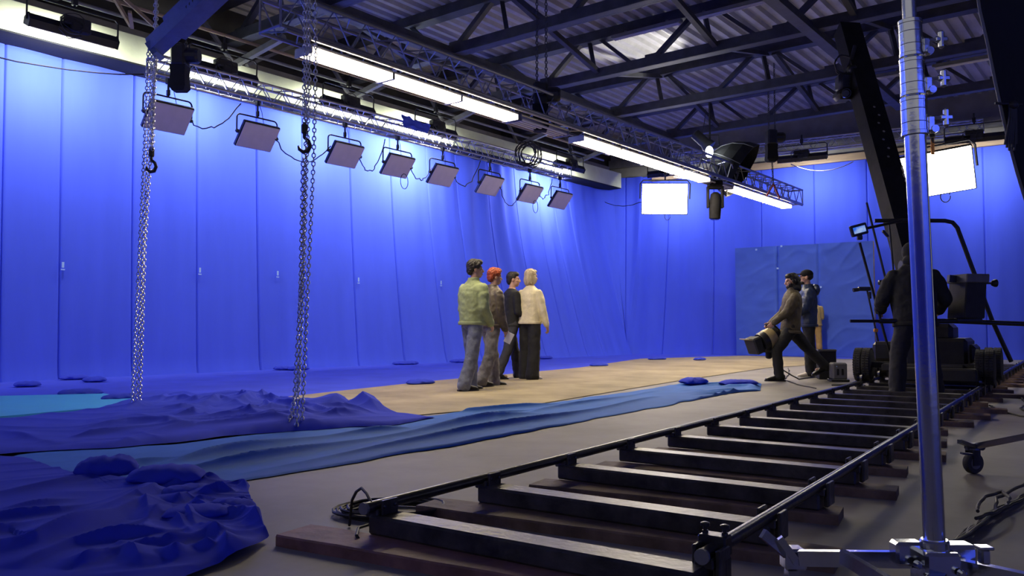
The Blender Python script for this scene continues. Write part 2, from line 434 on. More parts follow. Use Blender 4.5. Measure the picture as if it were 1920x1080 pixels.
def add_folds(mb, lines, conv, pw=1.2):
    P = np.array([(p.x, p.y) for p in mb.v]); H = np.zeros(len(P))
    for ln in lines:
        amp, w = ln[0], ln[1]; pts = respl([G(*conv(x, y)) for x, y in ln[2:]], 14)
        Q = np.array([(p.x, p.y) for p in pts]); best = np.full(len(P), 1e9); sg = np.ones(len(P)); tt = np.zeros(len(P))
        for i in range(len(Q) - 1):
            a, b = Q[i], Q[i + 1]; d = b - a; L2 = max((d ** 2).sum(), 1e-9)
            t = ((P - a) @ d) / L2; tc = np.clip(t, 0, 1); r = P - a - tc[:, None] * d; D = np.hypot(r[:, 0], r[:, 1])
            m = D < best; best[m] = D[m]; sg[m] = np.sign(d[0] * r[m, 1] - d[1] * r[m, 0]); tt[m] = (i + tc[m]) / (len(Q) - 1)
        w2 = np.where(sg < 0, w * .50, w * 1.5)                       # steep on the near side
        env = np.clip(np.minimum(tt, 1 - tt) * 6, 0, 1) ** .7 * (.8 + .35 * np.sin(tt * 9 + amp * 300))
        H = np.maximum(H, H * .55 + amp * np.exp(-(best / w2) ** pw) * env)
    for p, h in zip(mb.v, H):
        if p.z > .012: p.z += float(h)
    return mb
C8 = lambda x, y: (x / 2.455, 640 + y / 2.455)
C9 = lambda x, y: (400 + x / 2.743, 660 + y / 2.743)
# blue floor cloth between the curtain foot and the path
far = [L(-2, 13.95, 0), L(22.6, 13.95, 0), B(.2, .2, 0), B(4.2, .2, 0), B(9, .2, 0)]
near = [G(-420, 900), G(0, 800), G(430, 765), G(800, 726), G(1090, 697), G(1240, 680), G(1500, 672), B(9.2, 1.2, 0)]
mb = sheet(far, near, 200, 60, lambda u, v, p: .004 + .018 * max(0, sn(p.x * .5, p.y * .5) * .5 + sn(p.x * 1.7 + p.y, p.y * .6, 4) * .6) ** 1.0, z0=.003)
solo('floor_cloth', mb, M['bluefloor'], 'large bright blue cloth lying flat on the floor along the curtain foot', 'floor cloth', smooth=True)
# tan path
far = px([(425, 757), (800, 716), (1085, 690), (1200, 673), (1390, 667.5), (1530, 671)])
near = px([(640, 783), (755, 782), (1000, 760), (1270, 715), (1440, 690), (1570, 682)])
mb = sheet(far, near, 120, 24, lambda u, v, p: .012, z0=.008, edge=.01)
path_o = solo('plywood_path', mb, M['ply'], 'long tan board path laid on the floor under the four walking people', 'floor path', smooth=True)
# turquoise mat
def slab(pts, h, z0=0):
    return MB().loft([[p + V((0, 0, z0)) for p in pts], [p + V((0, 0, z0 + h)) for p in pts]])
solo('floor_mat', slab(px([(-260, 795), (-60, 750), (195, 744), (292, 757), (185, 772), (0, 789), (-150, 812)]), .02, .02), M['teal'], 'flat turquoise mat on the floor at the far left beside the rumpled cloth', 'mat')
def folds_h(p, ang, along, across, amp, warp=.5, seed=0, powr=1.6):
    c, s = math.cos(ang), math.sin(ang); a = p.x * c + p.y * s; b = -p.x * s + p.y * c
    b += warp * sn(a * .7, b * .7, seed + 5); a += warp * sn(a * .6, b * .9, seed + 9)
    n1 = sn(a * along, b * across, seed)
    return amp * math.exp(-math.sqrt(n1 * n1 + .0009) / (.105 * powr)) * 1.25
# rumpled dark blue cloth in the middle
far = px([(-330, 830), (-40, 796), (180, 772), (250, 757), (330, 747), (420, 751), (480, 757), (545, 765), (640, 764), (700, 772), (790, 786)])
near = px([(-330, 900), (-30, 860), (60, 852), (200, 846), (330, 835), (440, 822), (560, 812), (660, 805), (740, 800), (800, 792), (830, 788)])
def Hm(u, v, p):
    c = max(0, 1 - abs(u - .62) / .32) ** .7
    h = .012 + folds_h(p, .30, .45, 2.0, .016, .5, 1) + .012 * max(0, sn(p.x * .9, p.y * 1.6, 2))
    h += c * (.03 + folds_h(p, .9, .9, 1.9, .030, .7, 3, 1.3) + folds_h(p, -.3, 1.1, 2.5, .028, .7, 6, 1.2) + .05 * max(0, sn(p.x * 1.3, p.y * 1.9, 2)))
    return h
mb = sheet(far, near, 420, 200, Hm, z0=.022, edge=.05, jag=.10)
add_folds(mb, [(.07, .09, (740, 350), (850, 352), (930, 340), (1010, 318), (1100, 332)), (.08, .10, (1090, 345), (1180, 305), (1260, 288), (1340, 292)), (.05, .07, (1050, 330), (1150, 352), (1220, 332), (1270, 385)),
  (.06, .07, (1140, 378), (1260, 358), (1330, 352), (1420, 378)), (.05, .09, (690, 325), (820, 296), (960, 318)), (.035, .10, (300, 438), (600, 408), (900, 414), (1180, 396)), (.04, .08, (300, 470), (620, 440), (900, 428)),
  (.035, .10, (0, 440), (130, 470), (260, 500)), (.06, .08, (1240, 312), (1350, 335), (1470, 366), (1580, 378)), (.05, .07, (900, 395), (1010, 372), (1120, 378), (1210, 400)), (.05, .06, (1000, 300), (1080, 290), (1180, 325)),
  (.04, .07, (560, 350), (700, 318), (780, 285)), (.05, .06, (1330, 400), (1450, 385), (1560, 372), (1700, 360)), (.045, .06, (1180, 290), (1290, 330), (1400, 345), (1480, 340)), (.04, .06, (800, 380), (900, 372), (980, 350))], C8)
add_folds(mb, [(.11, .16, (590, 318), (680, 292), (715, 284), (770, 310), (860, 335)), (.05, .07, (420, 330), (560, 345), (700, 338), (860, 350)), (.05, .07, (140, 310), (220, 288), (330, 300), (470, 290))], C9)
solo('rumpled_cloth', mb, M['cloth'], 'rumpled dark blue cloth heap on the floor below the hanging chains', 'cloth', smooth=True)
# long steel blue strip
far = px([(40, 854), (130, 843), (330, 836), (560, 808), (800, 783), (1000, 762), (1170, 738), (1290, 719), (1370, 718), (1424, 720)])
near = px([(-40, 880), (120, 905), (300, 928), (420, 910), (600, 880), (820, 843), (1050, 800), (1240, 763), (1370, 738), (1424, 733)])
def Hs(u, v, p):
    h = .009 + min(1, u * 5) * .02 * max(0, sn(p.x * 1.1 - p.y * .9, p.y * .25 + p.x * .2, 3))
    if u > .80: h += (u - .80) * 4 * folds_h(p, .6, 1.0, 3.5, .07, .5, 12)
    return h
mb = sheet(far, near, 420, 220, Hs, z0=.006, edge=.02, jag=.05)
add_folds(mb, [(.060, .07, (-300, 600), (0, 545), (400, 478), (800, 428), (1030, 405)), (.065, .07, (-330, 660), (0, 612), (500, 522), (1000, 438), (1300, 378), (1500, 345), (1700, 326)),
  (.055, .06, (100, 650), (600, 562), (1100, 472), (1500, 400), (1900, 326), (2300, 240)), (.045, .06, (-100, 450), (300, 402), (600, 376), (950, 338), (1400, 312), (1850, 272)),
  (.03, .06, (1000, 410), (1200, 375), (1450, 330), (1800, 300)), (.035, .06, (1500, 345), (1750, 300), (2000, 265), (2300, 205)), (.03, .07, (-700, 640), (-400, 590), (-100, 560))], C9)
solo('cloth_strip', mb, M['strip'], 'long steel blue cloth strip laid diagonally between tan path and camera track', 'cloth', smooth=True)
# foreground dark blue cloth
far = px([(-420, 900), (-160, 880), (-20, 860), (60, 866), (110, 886), (180, 908), (270, 916), (350, 914), (410, 906), (474, 926)])
near = px([(-500, 1500), (-300, 1360), (-60, 1260), (120, 1190), (230, 1140), (330, 1100), (420, 1062), (480, 1035), (512, 1018), (474, 938)])
def Hf(u, v, p):
    c = max(0, min(1, (u - .50) / .22))
    h = .010 + folds_h(p, .42, .45, 3.2, .010, .4, 25, 1.3) + .018 * max(0, sn(p.x * .8, p.y * 1.5, 12))
    h += c * (folds_h(p, 1.1, 1.1, 2.6, .012, .6, 31, 1.3) + folds_h(p, .4, 1.2, 5.5, .010, .5, 39, 1.2) + .03 * max(0, sn(p.x * 2.0, p.y * 2.4, 14)))
    return h
mb = sheet(far, near, 360, 300, Hf, z0=.018, edge=.02, jag=.07)
add_folds(mb, [(.035, .08, (-300, 790), (0, 742), (250, 700), (480, 652), (700, 642), (900, 655)), (.03, .06, (-200, 850), (0, 820), (180, 790), (400, 752)), (.04, .07, (-200, 895), (0, 862), (300, 828), (600, 758), (790, 715)),
  (.045, .07, (-300, 990), (0, 930), (300, 878), (480, 830), (640, 772), (780, 712)), (.075, .10, (-300, 1040), (0, 1000), (120, 1008), (330, 930), (520, 850), (670, 778)), (.05, .06, (60, 1090), (330, 992), (560, 955), (720, 948), (880, 915)),
  (.05, .05, (540, 985), (600, 1040), (660, 1090)), (.04, .05, (662, 770), (685, 860), (650, 965)), (.035, .04, (770, 822), (860, 915), (900, 950)), (.04, .04, (845, 830), (900, 900), (1010, 945)),
  (.045, .05, (780, 802), (900, 760), (1000, 738), (1090, 735)), (.04, .045, (870, 802), (980, 832), (1120, 852)), (.05, .05, (990, 930), (1035, 985), (1045, 1040)), (.04, .05, (750, 702), (880, 690), (950, 668), (1010, 662)),
  (.05, .06, (960, 818), (1130, 845), (1245, 925)), (.035, .04, (810, 832), (1040, 782), (1150, 770)), (.04, .05, (700, 1000), (850, 960), (960, 935), (1020, 945)), (.04, .045, (760, 1060), (880, 1010), (1000, 1000)),
  (.03, .04, (560, 900), (680, 870), (790, 800)), (.04, .05, (300, 1100), (480, 1040), (620, 1010), (760, 985)), (.03, .035, (930, 690), (1000, 705), (1110, 690), (1170, 735))], C8)
solo('draped_cloth', mb, M['cloth'], 'big dark blue cloth spilled in deep folds across the near left floor', 'cloth', smooth=True)
# sandbags
def bag(c, L_, W_, H_, rz, label, seed, group, m='cloth', cat='sandbag'):
    mb = MB(); n, k = 26, 20
    def P(i, j):
        u = 2 * i / (n - 1) - 1; a = 2 * PI * j / (k - 1)
        pin = (1 - abs(u) ** 3.2) ** .5 if abs(u) < 1 else 0
        pin = max(pin, .10)
        y = W_ * math.copysign(abs(math.cos(a)) ** .75, math.cos(a)) * (.55 + .45 * pin) * (1 + .18 * noise.noise(V((u * 3, a, seed)))) ; z = H_ * math.sin(a) * pin
        w = 1 + .24 * noise.noise(V((u * 3.3, math.cos(a) * 2.5, seed + math.sin(a)))) + .14 * noise.noise(V((u * 7 + math.cos(a) * 3, math.cos(a) * 5 - u * 2, seed))) 
        z *= w * (1 if z > 0 else .55)
        x = u * L_ + .05 * L_ * noise.noise(V((y * 8, z * 8, seed)))
        q = Matrix.Rotation(rz, 3, 'Z') @ V((x, y, z + H_ * .55)); return V(c) + q
    mb.grid(P, n, k)
    return solo('sandbag', mb, M[m], label, cat, group, smooth=True)
bag(G(200, 893, .03), .16, .10, .07, .35, 'lumpy blue sandbag with a peaked corner lying on the steel blue strip', 1, None)
bag(G(312, 906, .03), .19, .11, .06, .1, 'long flat blue sandbag at the near edge of the steel blue strip', 2, None)
bag(G(350, 930, .03), .12, .08, .035, .5, 'crumpled blue sandbag at the far edge of the near cloth pile', 3, None)
bag(G(372, 968, .035), .14, .09, .03, .25, 'flat blue sandbag on the near cloth pile by its right edge', 4, None)
bag(G(432, 958, .03), .10, .07, .035, -.2, 'small blue sandbag tucked at the right tip of the cloth pile', 5, None)
hem = [(51, 722), (118, 707), (177, 713), (151, 738), (228, 748), (381, 751), (499, 689), (559, 691), (690, 678), (740, 679), (818, 675), (788, 718), (955, 668), (1123, 684), (1232, 672), (1312, 673)]
hem.sort()
for i, (x, y) in enumerate(hem):
    q = G(x, y + 3, .012); s_ = q.dot(UX); t_ = -q.dot(NX); q += NX * max(0, t_ - (13.85 - flareL(s_) - .30))
    bag(q, .17 + .04 * (i % 3), .10, .05, .5 + .3 * sn(i * 1.7, 2), f'dark blue sandbag near the left curtain hem, {ORD[i]} counting from the left', 20 + i, 'sandbags near the curtain hem')
bag(G(1300, 720, .03), .2, .14, .06, .5, 'dark lump of blue sandbag on the far end of the cloth strip', 50, None)
bag(G(1385, 722, .03), .26, .16, .05, .2, 'crumpled navy sandbag at the pointed end of the cloth strip', 51, None)
# tape marks on the left curtain
for i, (x, y) in enumerate(((110, 497), (365, 507), (508, 513), (656, 525), (800, 531))):
    s = (27126 / (2170 - x) - 8.56) / .786
    p = L(s, TL, 0); z = CH + (HOR - y) / F * p.y
    q = L(s, TL - flareL(s) * (1 - z / 5.62) ** 1.5 - .05, z)
    mb = MB(); mb.box(q, (.012, .035, .09), frame(NX, UX, (0, 0, 1))); mb.box(q + V((.0, 0, -.075)), (.012, .06, .02), frame(NX, UX, (0, 0, 1)))
    solo('tape_mark', mb, M['tape'], f'small pale tape marker stuck on the blue left curtain, {ORD[i]} from the left', 'tape marker', 'tape markers on the left curtain')
# free-standing blue panel in front of the back wall
def wr(x, z):
    return .007 * noise.noise(V((x * 2.2 + z, z * 3.2 - x, 1))) + .009 * (1 - min(1, abs(noise.noise(V((x * 1.4 + z * .6, z * 2.4 - x * 1.2, 4)))) * 2.2)) ** 2
PA = AT(1382, 664, 23.9); PB = AT(1642, 667, 21.9)
PA.z = PB.z = 0.0
dv = (PB - PA); wd = dv.length; dx_ = dv.normalized(); dn = V((dx_.y, -dx_.x, 0))
root = thing('backdrop_panel', 'wide wrinkled mid-blue cloth panel standing before the back wall curtain', 'backdrop panel', PA)
hl = (664 - 464) / F * 23.9 ; hr = (667 - 448) / F * 21.9
def PP(i, j):
    x = wd * i / 119; z = (hl + (hr - hl) * i / 119) * j / 79
    seam = .05 * math.exp(-((x - wd * .32) / .03) ** 2) + .03 * math.exp(-((x - wd * .62) / .03) ** 2)
    return PA + dx_ * x + dn * (.06 + wr(x, z) - seam) + V((0, 0, z + .02))
mb = MB().grid(PP, 120, 80); part('cloth', mb, M['panelcloth'], root, True, world=True)
mb = MB(); z_ = V((0, 0, 1))
for a in (.02, wd * .32, wd * .62, wd - .02): mb.bar(PA + dx_ * a - dn * .02 + z_ * .0, PA + dx_ * a - dn * .02 + z_ * (hl + (hr - hl) * a / wd), .05, .05)
mb.bar(PA + z_ * hl - dn * .02, PB + z_ * hr - dn * .02, .05, .05); mb.bar(PA + z_ * .05 - dn * .02, PB + z_ * .05 - dn * .02, .05, .05)
part('frame', mb, M['wood'], root, world=True)
for i, (a, z) in enumerate(((.17, .98), (.33, .80), (.64, .62), (.36, 1.0))):
    q = PA + dx_ * wd * a + dn * .13 + z_ * (hl + (hr - hl) * a) * z
    mb = MB(); mb.box(q, (.05, .012, .05), frame(dx_, dn, z_)); solo('tape_mark', mb, M['tape'], f'tiny pale tape marker on the wrinkled blue panel, {ORD[i]} from the left' if i < 3 else 'tiny pale tape marker at the top edge of the wrinkled blue panel', 'tape marker', 'tape markers on the blue panel')

# right-hand side of the hall, out of frame but lit and mirrored by the chrome
mb = MB(); mb.bar(L(-6, -13.6, 3.6), L(20, -13.6, 3.6), .3, 7.4); struct('wall_right', mb, M['darkwall'])
curtain('backdrop_curtain', (-8, 14, lambda x: (L(x, -12.6, 0), -NX)), 5.2, [0, 3, 6, 9], lambda x: .1, lambda x: .2, 'blue fabric backdrop on the right-hand side of the hall outside the view', 24, .12)
curtain('backdrop_curtain', (-12.4, 13.6, lambda x: (L(-8.4, x, 0), UX.copy())), 3.3, [-9, -6, -3, 0, 3, 6, 9], lambda x: .1, lambda x: .2, 'low blue fabric backdrop closing the rear of the hall outside the view', 20, .15)  # rear backdrop added for chrome reflections, kept low so ambient light enters above
# ================================================================ rigging and lamps
def box_truss(name, label, p, q, size, step, cat='lighting truss'):
    p, q = V(p), V(q); root = thing(name, label, cat, p)
    d = (q - p).normalized(); x = d.cross(V((0, 0, 1))).normalized(); y = x.cross(d); ln = (q - p).length
    h = size / 2
    cs = [x * a * h + y * b * h for a, b in ((-1, -1), (1, -1), (1, 1), (-1, 1))]
    for c in cs: part('chord', MB().tube([p + c, q + c], .024, 8), M['alu'], root, True, world=True)
    mb = MB(); n = max(2, int(ln / step))
    for k in range(4):
        a, b = cs[k], cs[(k + 1) % 4]
        for i in range(n):
            s0 = ln * i / n; s1 = ln * (i + .5) / n; s2 = ln * (i + 1) / n
            mb.tube([p + d * s0 + a, p + d * s1 + b, p + d * s2 + a], .010, 5)
        for t in (0, ln): mb.tube([p + d * t + a, p + d * t + b], .014, 5)
    part('lattice', mb, M['alu'], root, world=True)
    return root
# truss of unlit panels along the curtain
TP = 12.5; ZP = 4.85
box_truss('lighting_truss', 'silver box truss carrying the unlit panels in front of the left curtain', L(6.6, TP, ZP + .15), L(18.3, TP, ZP + .15), .30, .42)
# truss of lit tubes
TT = 7.24; ZT = 3.81
box_truss('lighting_truss', 'long silver box truss with glowing tube lamps under it across the hall', L(5.1, TT, ZT + .34), L(21.0, TT, ZT + .34), .36, .46)
mb = MB().tube([L(5.15, TT - .2, ZT + .12), L(20.9, TT - .2, ZT + .12)], .025, 8); solo('rig_pipe', mb, M['alu'], 'silver pipe slung under the long tube lamp truss', 'pipe', smooth=True)
# back truss
box_truss('lighting_truss', 'thin silver box truss high along the back wall above the timber beam', B(2.5, 1.1, 5.86), B(10.6, 1.1, 5.86), .30, .45)
box_truss('lighting_truss', 'short silver box truss in the upper right corner behind the chrome stand', B(11.2, 1.1, 5.9), B(20, 1.1, 5.95), .30, .45)
# ---- unlit LED panels
def led_panel(name, label, s, k):
    root = thing(name, label, 'lamp panel', L(s, TP, ZP), (0, 0, math.atan2(UX.y, UX.x)), 'unlit panels on the curtain truss')
    # local: x along truss, y towards the curtain, z up
    mb = MB(); mb.rbox((0, 0, -.02), (.07, .09, .12), .01); mb.tube([(0, 0, -.05), (0, 0, -.28)], .018, 8); mb.rbox((0, 0, -.22), (.05, .06, .10), .01); part('clamp', mb, M['black'], root, True)
    w, h = .74, .50
    mb = MB(); pts = []
    hw = w / 2 + .045
    for a in range(0, 91, 15): pts.append((-hw + .07 - .07 * math.sin(math.radians(90 - a)) , 0, -.36 + .07 * math.sin(math.radians(a)) ))
    pl = [(-hw, 0, -.62), (-hw, 0, -.36)] + [(-hw + .07 * (1 - math.cos(math.radians(a))), 0, -.36 + .07 * math.sin(math.radians(a))) for a in (22, 45, 68, 90)]
    pr_ = [(-x, y, z) for x, y, z in reversed(pl)]
    mb.tube(pl + pr_, .014, 8); part('yoke', mb, M['black'], root, True)
    for sx in (-1, 1):
        mb = MB().lathe([(.035, 0), (.035, .03), (.02, .035), (.02, .05)], (sx * (hw - .03), 0, -.60), (sx, 0, 0), 12); part('tilt_knob', mb, M['black'], root, True)
    tl = math.radians(38)                     # face looks down and to the stage
    Rm = Matrix.Rotation(tl, 3, 'X')
    mb = MB().rbox(Rm @ V((0, 0, 0)) + V((0, 0, -.62)), (w, .07, h), .012, Rm); hs = part('housing', mb, M['black'], root)
    mb = MB().rbox(Rm @ V((0, -.042, 0)) + V((0, 0, -.62)), (w - .03, .02, h - .03), .006, Rm); part('diffuser', mb, M['diffuser'], root)
    mb = MB(); mb.rbox(Rm @ V((0, .07, .03)) + V((0, 0, -.62)), (w * .55, .09, h * .55), .015, Rm)
    for i in range(9): mb.box(Rm @ V((-.16 + .04 * i, .125, .03)) + V((0, 0, -.62)), (.008, .03, h * .5), Rm)
    part('power_unit', mb, M['blackrough'], root)
    # safety lead
    a = [(.1, .05, -.55), (.2, .1, -.35), (.12, .05, -.15), (.02, .02, 0)]
    part('lead', MB().tube(a, .006, 5), M['cable'], root, True)
    return root
pxs = (307, 477, 643, 743, 828, 917, 993, 1050)
for i, x in enumerate(pxs):
    s = (24482 / (2170 - x) - 7.725) / .786
    led_panel('led_panel', f'unlit grey lamp panel in a black yoke under the curtain truss, {ORD[i]} from the left', s, i)
def hang(p, q, sag, n=14):
    p, q = V(p), V(q); return [p.lerp(q, t / n) + V((0, 0, -sag * 4 * (t / n) * (1 - t / n))) for t in range(n + 1)]
def jit(pts, a, sd): return [p + V((sn(i * .6, sd) * a, sn(i * .6, sd + 5) * a, sn(i * .6, sd + 11) * a)) for i, p in enumerate(pts)]
ss = [(24482 / (2170 - x) - 7.725) / .786 for x in pxs]
for i in range(7):
    mb = MB().tube(jit(hang(L(ss[i] + .3, TP - .05, ZP - .6), L(ss[i + 1] - .35, TP, ZP - .5 if i % 2 else ZP - .1), .28 + .1 * (i % 3)), .05, i), .011, 6)
    solo('power_cable', mb, M['cable'], f'black cable sagging between the {ORD[i]} and {ORD[i+1]} unlit lamp panels from the left', 'cable', smooth=True)
for i, x in ((3, 745), (6, 995)):
    c = L(ss[i] + .1, TP - .1, ZP - .95)
    mb = MB().tube([c + UX * .11 * math.cos(a / 14 * 2 * PI) + V((0, 0, .16 * math.sin(a / 14 * 2 * PI))) for a in range(15)], .008, 5)
    solo('cable_loop', mb, M['cable'], f'small black cable loop dangling under the {ORD[i]} unlit lamp panel from the left', 'cable', smooth=True)
mb = MB().tube(jit(hang(L(1.5, 13.1, 5.2), L(6.5, 12.6, 4.85), .35), .04, 31), .012, 6); solo('power_cable', mb, M['cable'], 'thin black cable drooping across the upper left of the blue curtain', 'cable', smooth=True)
mb = MB().tube(jit(hang(B(.4, 1.4, 4.7), AT(1204, 378, 21.2), .12), .02, 41), .010, 6); solo('power_cable', mb, M['cable'], 'thin black cable strung from the ledge corner to the lit white panel', 'cable', smooth=True)
# ---- long curtain lamps on the ledge
def trough_lamp(s, T, z, label, ang, lit, power=0, length=1.25, flip=1):
    root = thing('trough_lamp', label, 'curtain lamp', L(s, T, z), (0, 0, ang), 'long black curtain lamps')
    l = length
    prof = [(-.02, .09), (.10, .055), (.13, -.03), (-.03, -.105), (-.08, -.01)]
    Mx = frame((0, 1, 0), (0, 0, 1), (1, 0, 0))
    mb = MB().prism([(a * flip, b) for a, b in prof], l, Mx, (-l / 2, 0, 0)); part('housing', mb, M['black'], root)
    for sx in (-1, 1): part('end_cap', MB().prism([(a * 1.12 * flip, b * 1.12) for a, b in prof], .02, Mx, (sx * (l / 2 + .01) - .01, 0, 0)), M['blackrough'], root)
    e = M['panel_on'] if lit else M['diffuser']
    mb = MB(); n = V((0, flip * -.42, -.91)) if False else V((0, flip * .50, -.87))
    # aperture faces the curtain, on the lower wall side
    c = V((0, flip * .055, -.073)); 
    mb.box(c, (l - .06, .16, .012), frame((1, 0, 0), (0, flip * .88, .41), (0, -flip * .41, .88))); part('aperture', mb, M['diffuser'], root)
    mb = MB().tube([(-l / 2 - .03, 0, 0), (-l / 2 - .03, 0, .30), (-l / 2 + .02, 0, .35), (l / 2 - .02, 0, .35), (l / 2 + .03, 0, .30), (l / 2 + .03, 0, 0)], .014, 8); part('yoke', mb, M['black'], root, True)
    mb = MB(); mb.rbox((0, -.05 * flip, .12), (.40, .16, .13), .02); mb.rbox((.05, -.10 * flip, .03), (.28, .10, .14), .02); part('ballast', mb, M['blackrough'], root)
    mb = MB(); mb.tube([(0, 0, .35), (0, 0, .62)], .02, 8); mb.rbox((0, 0, .45), (.08, .08, .12), .01); part('hanger', mb, M['black'], root, True)
    mb = MB().tube(jit([V((-.1 + .16 * math.cos(a * .5), -.2 * flip + .02 * a / 10, .1 + .11 * math.sin(a * .5) - .004 * a)) for a in range(40)], .03, s), .007, 5); part('lead', mb, M['cable'], root, True)
    return root
angL = math.atan2(UX.y, UX.x)
CY = [(12.6, 125), (12.6, 412), (12.6, 650), (12.6, 815), (12.5, 1075)]
cys = [-5.5, -1.6, 2.6] + [((1540 * 1.2718 * t / (2170 - x)) - .618 * t) / .786 for t, x in CY]  # first two lie out of view, added to light the curtain mirrored in chrome
for i, s in enumerate(cys):
    trough_lamp(s, 12.6, 5.25, f'long black curtain lamp hung in front of the cream ledge, {ORD[i]} from the near end', angL, False)
angB = math.atan2(BX.y, BX.x)
def TROUGHB(w, z, label):
    p = B(w, 1.5, z); o = trough_lamp(0, 0, 0, label, angB, False); o.location = p
TROUGHB(6.3, 5.45, 'long black curtain lamp with white lead over the back wall beside the crane arm')
TROUGHB(10.4, 5.5, 'long black curtain lamp in the top right corner near the black flag')
TROUGHB(2.5, 5.4, 'long black curtain lamp over the back corner behind the tube truss')
mb = MB().tube(hang(B(6.0, 1.5, 5.3), B(7.6, 1.5, 5.2), .22), .012, 6); solo('power_cable', mb, M['whitecable'], 'white cable sagging below the back wall lamp left of the crane arm', 'cable', smooth=True)
mb = MB().tube(hang(B(2.6, 1.3, 5.3), B(4.6, 1.4, 5.35), .18), .012, 6); solo('power_cable', mb, M['whitecable'], 'white cable drooping behind the black umbrella softbox', 'cable', smooth=True)
for i, s in enumerate((-5, -1, 3, 8)):
    trough_lamp(s, -11.3, 5.1, f'long black curtain lamp on the right-hand side of the hall outside the view, {ORD[i]} away', angL, False, flip=-1)  # added lamps, never in view, for blue fill and chrome reflections
# ---- tube lamps under the long truss
def tube_lamp(s, label, lit, k=1):
    root = thing('tube_lamp', label, 'tube lamp', L(s, TT, ZT), (0, 0, angL), 'tube lamps under the long truss')
    l = 1.21
    mb = MB(); mb.rbox((0, 0, .075), (l, .30, .03), .01); part('housing', mb, M['alu'], root)
    for sx in (-1, 1):
        mb = MB(); mb.rbox((sx * (l / 2 - .008), 0, .03), (.014, .30, .09), .003); part('end_plate', mb, M['alu'], root)
        mb = MB(); mb.tube([(sx * .4, 0, .08), (sx * .4, 0, .17)], .02, 6); part('hanger', mb, M['black'], root)
    for j in range(4):
        mb = MB().tube([(-l / 2 + .015, -.105 + .07 * j, .02), (l / 2 - .015, -.105 + .07 * j, .02)], .019, 10); part('tube', mb, M['tube_on'] if lit else M['tube_off'], root, True)
    return root
lit_s = [6.13, 7.35, 8.57, 11.47, 12.6, 13.8, 14.95, 17.3, 18.5, 19.7]
off_s = [9.85, 16.15]
allt = sorted([(s, True) for s in lit_s] + [(s, False) for s in off_s])
for i, (s, li) in enumerate(allt):
    tube_lamp(s, ('glowing warm' if li else 'unlit grey') + f' four-tube lamp under the long truss, {ORD[i]} from the near end', li)
# ---- bright soft panels
def soft_panel(label, c, face, w, h, xax):
    root = thing('soft_panel', label, 'soft light panel', c)
    z = V(face).normalized(); x = (V(xax) - z * V(xax).dot(z)).normalized(); y = z.cross(x)
    if y.z < 0: y = -y; x = -x
    Mx = frame(x, y, z); root.rotation_euler = Mx.to_euler()
    mb = MB().rbox((0, 0, -.05), (w + .04, h + .04, .08), .015); part('housing', mb, M['black'], root)
    mb = MB().rbox((0, 0, .0), (w, h, .02), .006); part('diffuser', mb, M['panel_on'], root)
    mb = MB(); k = w / 2 + .06
    mb.tube([(-k, 0, -.05), (-k, h / 2, -.05), (-k + .07, h / 2 + .09, -.05), (k - .07, h / 2 + .09, -.05), (k, h / 2, -.05), (k, 0, -.05)], .018, 8); part('yoke', mb, M['black'], root, True)
    mb = MB(); mb.rbox((0, 0, -.14), (w * .5, h * .5, .12), .02); part('power_unit', mb, M['blackrough'], root)
    mb = MB(); mb.tube([(0, h / 2 + .09, -.05), (0, h / 2 + .5, -.05)], .02, 8); mb.rbox((0, h / 2 + .3, -.05), (.08, .14, .08), .01); part('hanger', mb, M['black'], root, True)
    mb = MB().tube([V((.08 + .07 * math.cos(a * .5), -h / 2 - .07 - .09 * math.sin(a * .5), -.05)) for a in range(13)], .008, 5); part('lead', mb, M['cable'], root, True)
    return root
c1 = AT(1246, 373, 20.8)
soft_panel('big glowing white panel lamp hanging before the back curtain below the tube truss', c1, (-.25, -1, -.18), 1.13, .76, (1, 0, 0))
c2 = AT(1757, 325, 12.6)
soft_panel('glowing white panel lamp tilted behind the chrome stand at upper right', c2, (-.35, -1, -.40), 1.0, .66, (1, -.15, .22))
# octagonal black umbrella softbox with bare bulb
c = AT(1333, 288, 18.2); ax = V((.72, -.30, -.50)).normalized()
root = thing('umbrella_softbox', 'black ribbed umbrella softbox hanging beside a bright bare bulb', 'softbox', c)
z = ax; x = z.orthogonal().normalized(); y = z.cross(x); N = 16
rings = []; 
for r, h in ((.10, .05), (.30, .16), (.50, .36), (.62, .60), (.66, .82), (.64, .82), (.60, .60), (.48, .38), (.28, .19), (.08, .08)):
    rings.append([c + z * h + (x * math.cos(2 * PI * k / N) + y * math.sin(2 * PI * k / N)) * r * (1 if k % 2 == 0 else .955) for k in range(N)])
part('canopy', MB().loft(rings, True, True), M['flag'], root, world=True)
for k in range(0, N, 2):
    d = x * math.cos(2 * PI * k / N) + y * math.sin(2 * PI * k / N)
    mb = MB().tube([c + z * h + d * (r + .008) for r, h in ((.10, .05), (.30, .16), (.50, .36), (.62, .60), (.66, .82))], .007, 5); part('rib', mb, M['greysteel'], root, True, world=True)
mb = MB().lathe([(.09, -.42), (.12, -.40), (.12, -.1), (.16, 0), (.16, .06), (.1, .06)], c + V((-.06, 0, .18)), ax + V((.2, 0, -.5)), 18); part('lamp_head', mb, M['black'], root, True, world=True)
mb = MB(); mb.tube([c + V((-.02, 0, .3)), c + V((-.02, 0, 1.15))], .022, 8); mb.tube([c + V((-.22, 0, .2)), c + V((-.22, 0, .42)), c + V((.18, 0, .42)), c + V((.18, 0, .2))], .014, 6); part('yoke', mb, M['black'], root, True, world=True)
mb = MB().ell(AT(1330, 285, 17.7), (.085, .085, .13)); part('bulb', mb, M['bulb'], root, True, world=True)
mb = MB().tube(hang(c + V((-.1, 0, 1.0)), c + V((-.25, 0, .2)), .1), .008, 5); part('lead', mb, M['cable'], root, True, world=True)
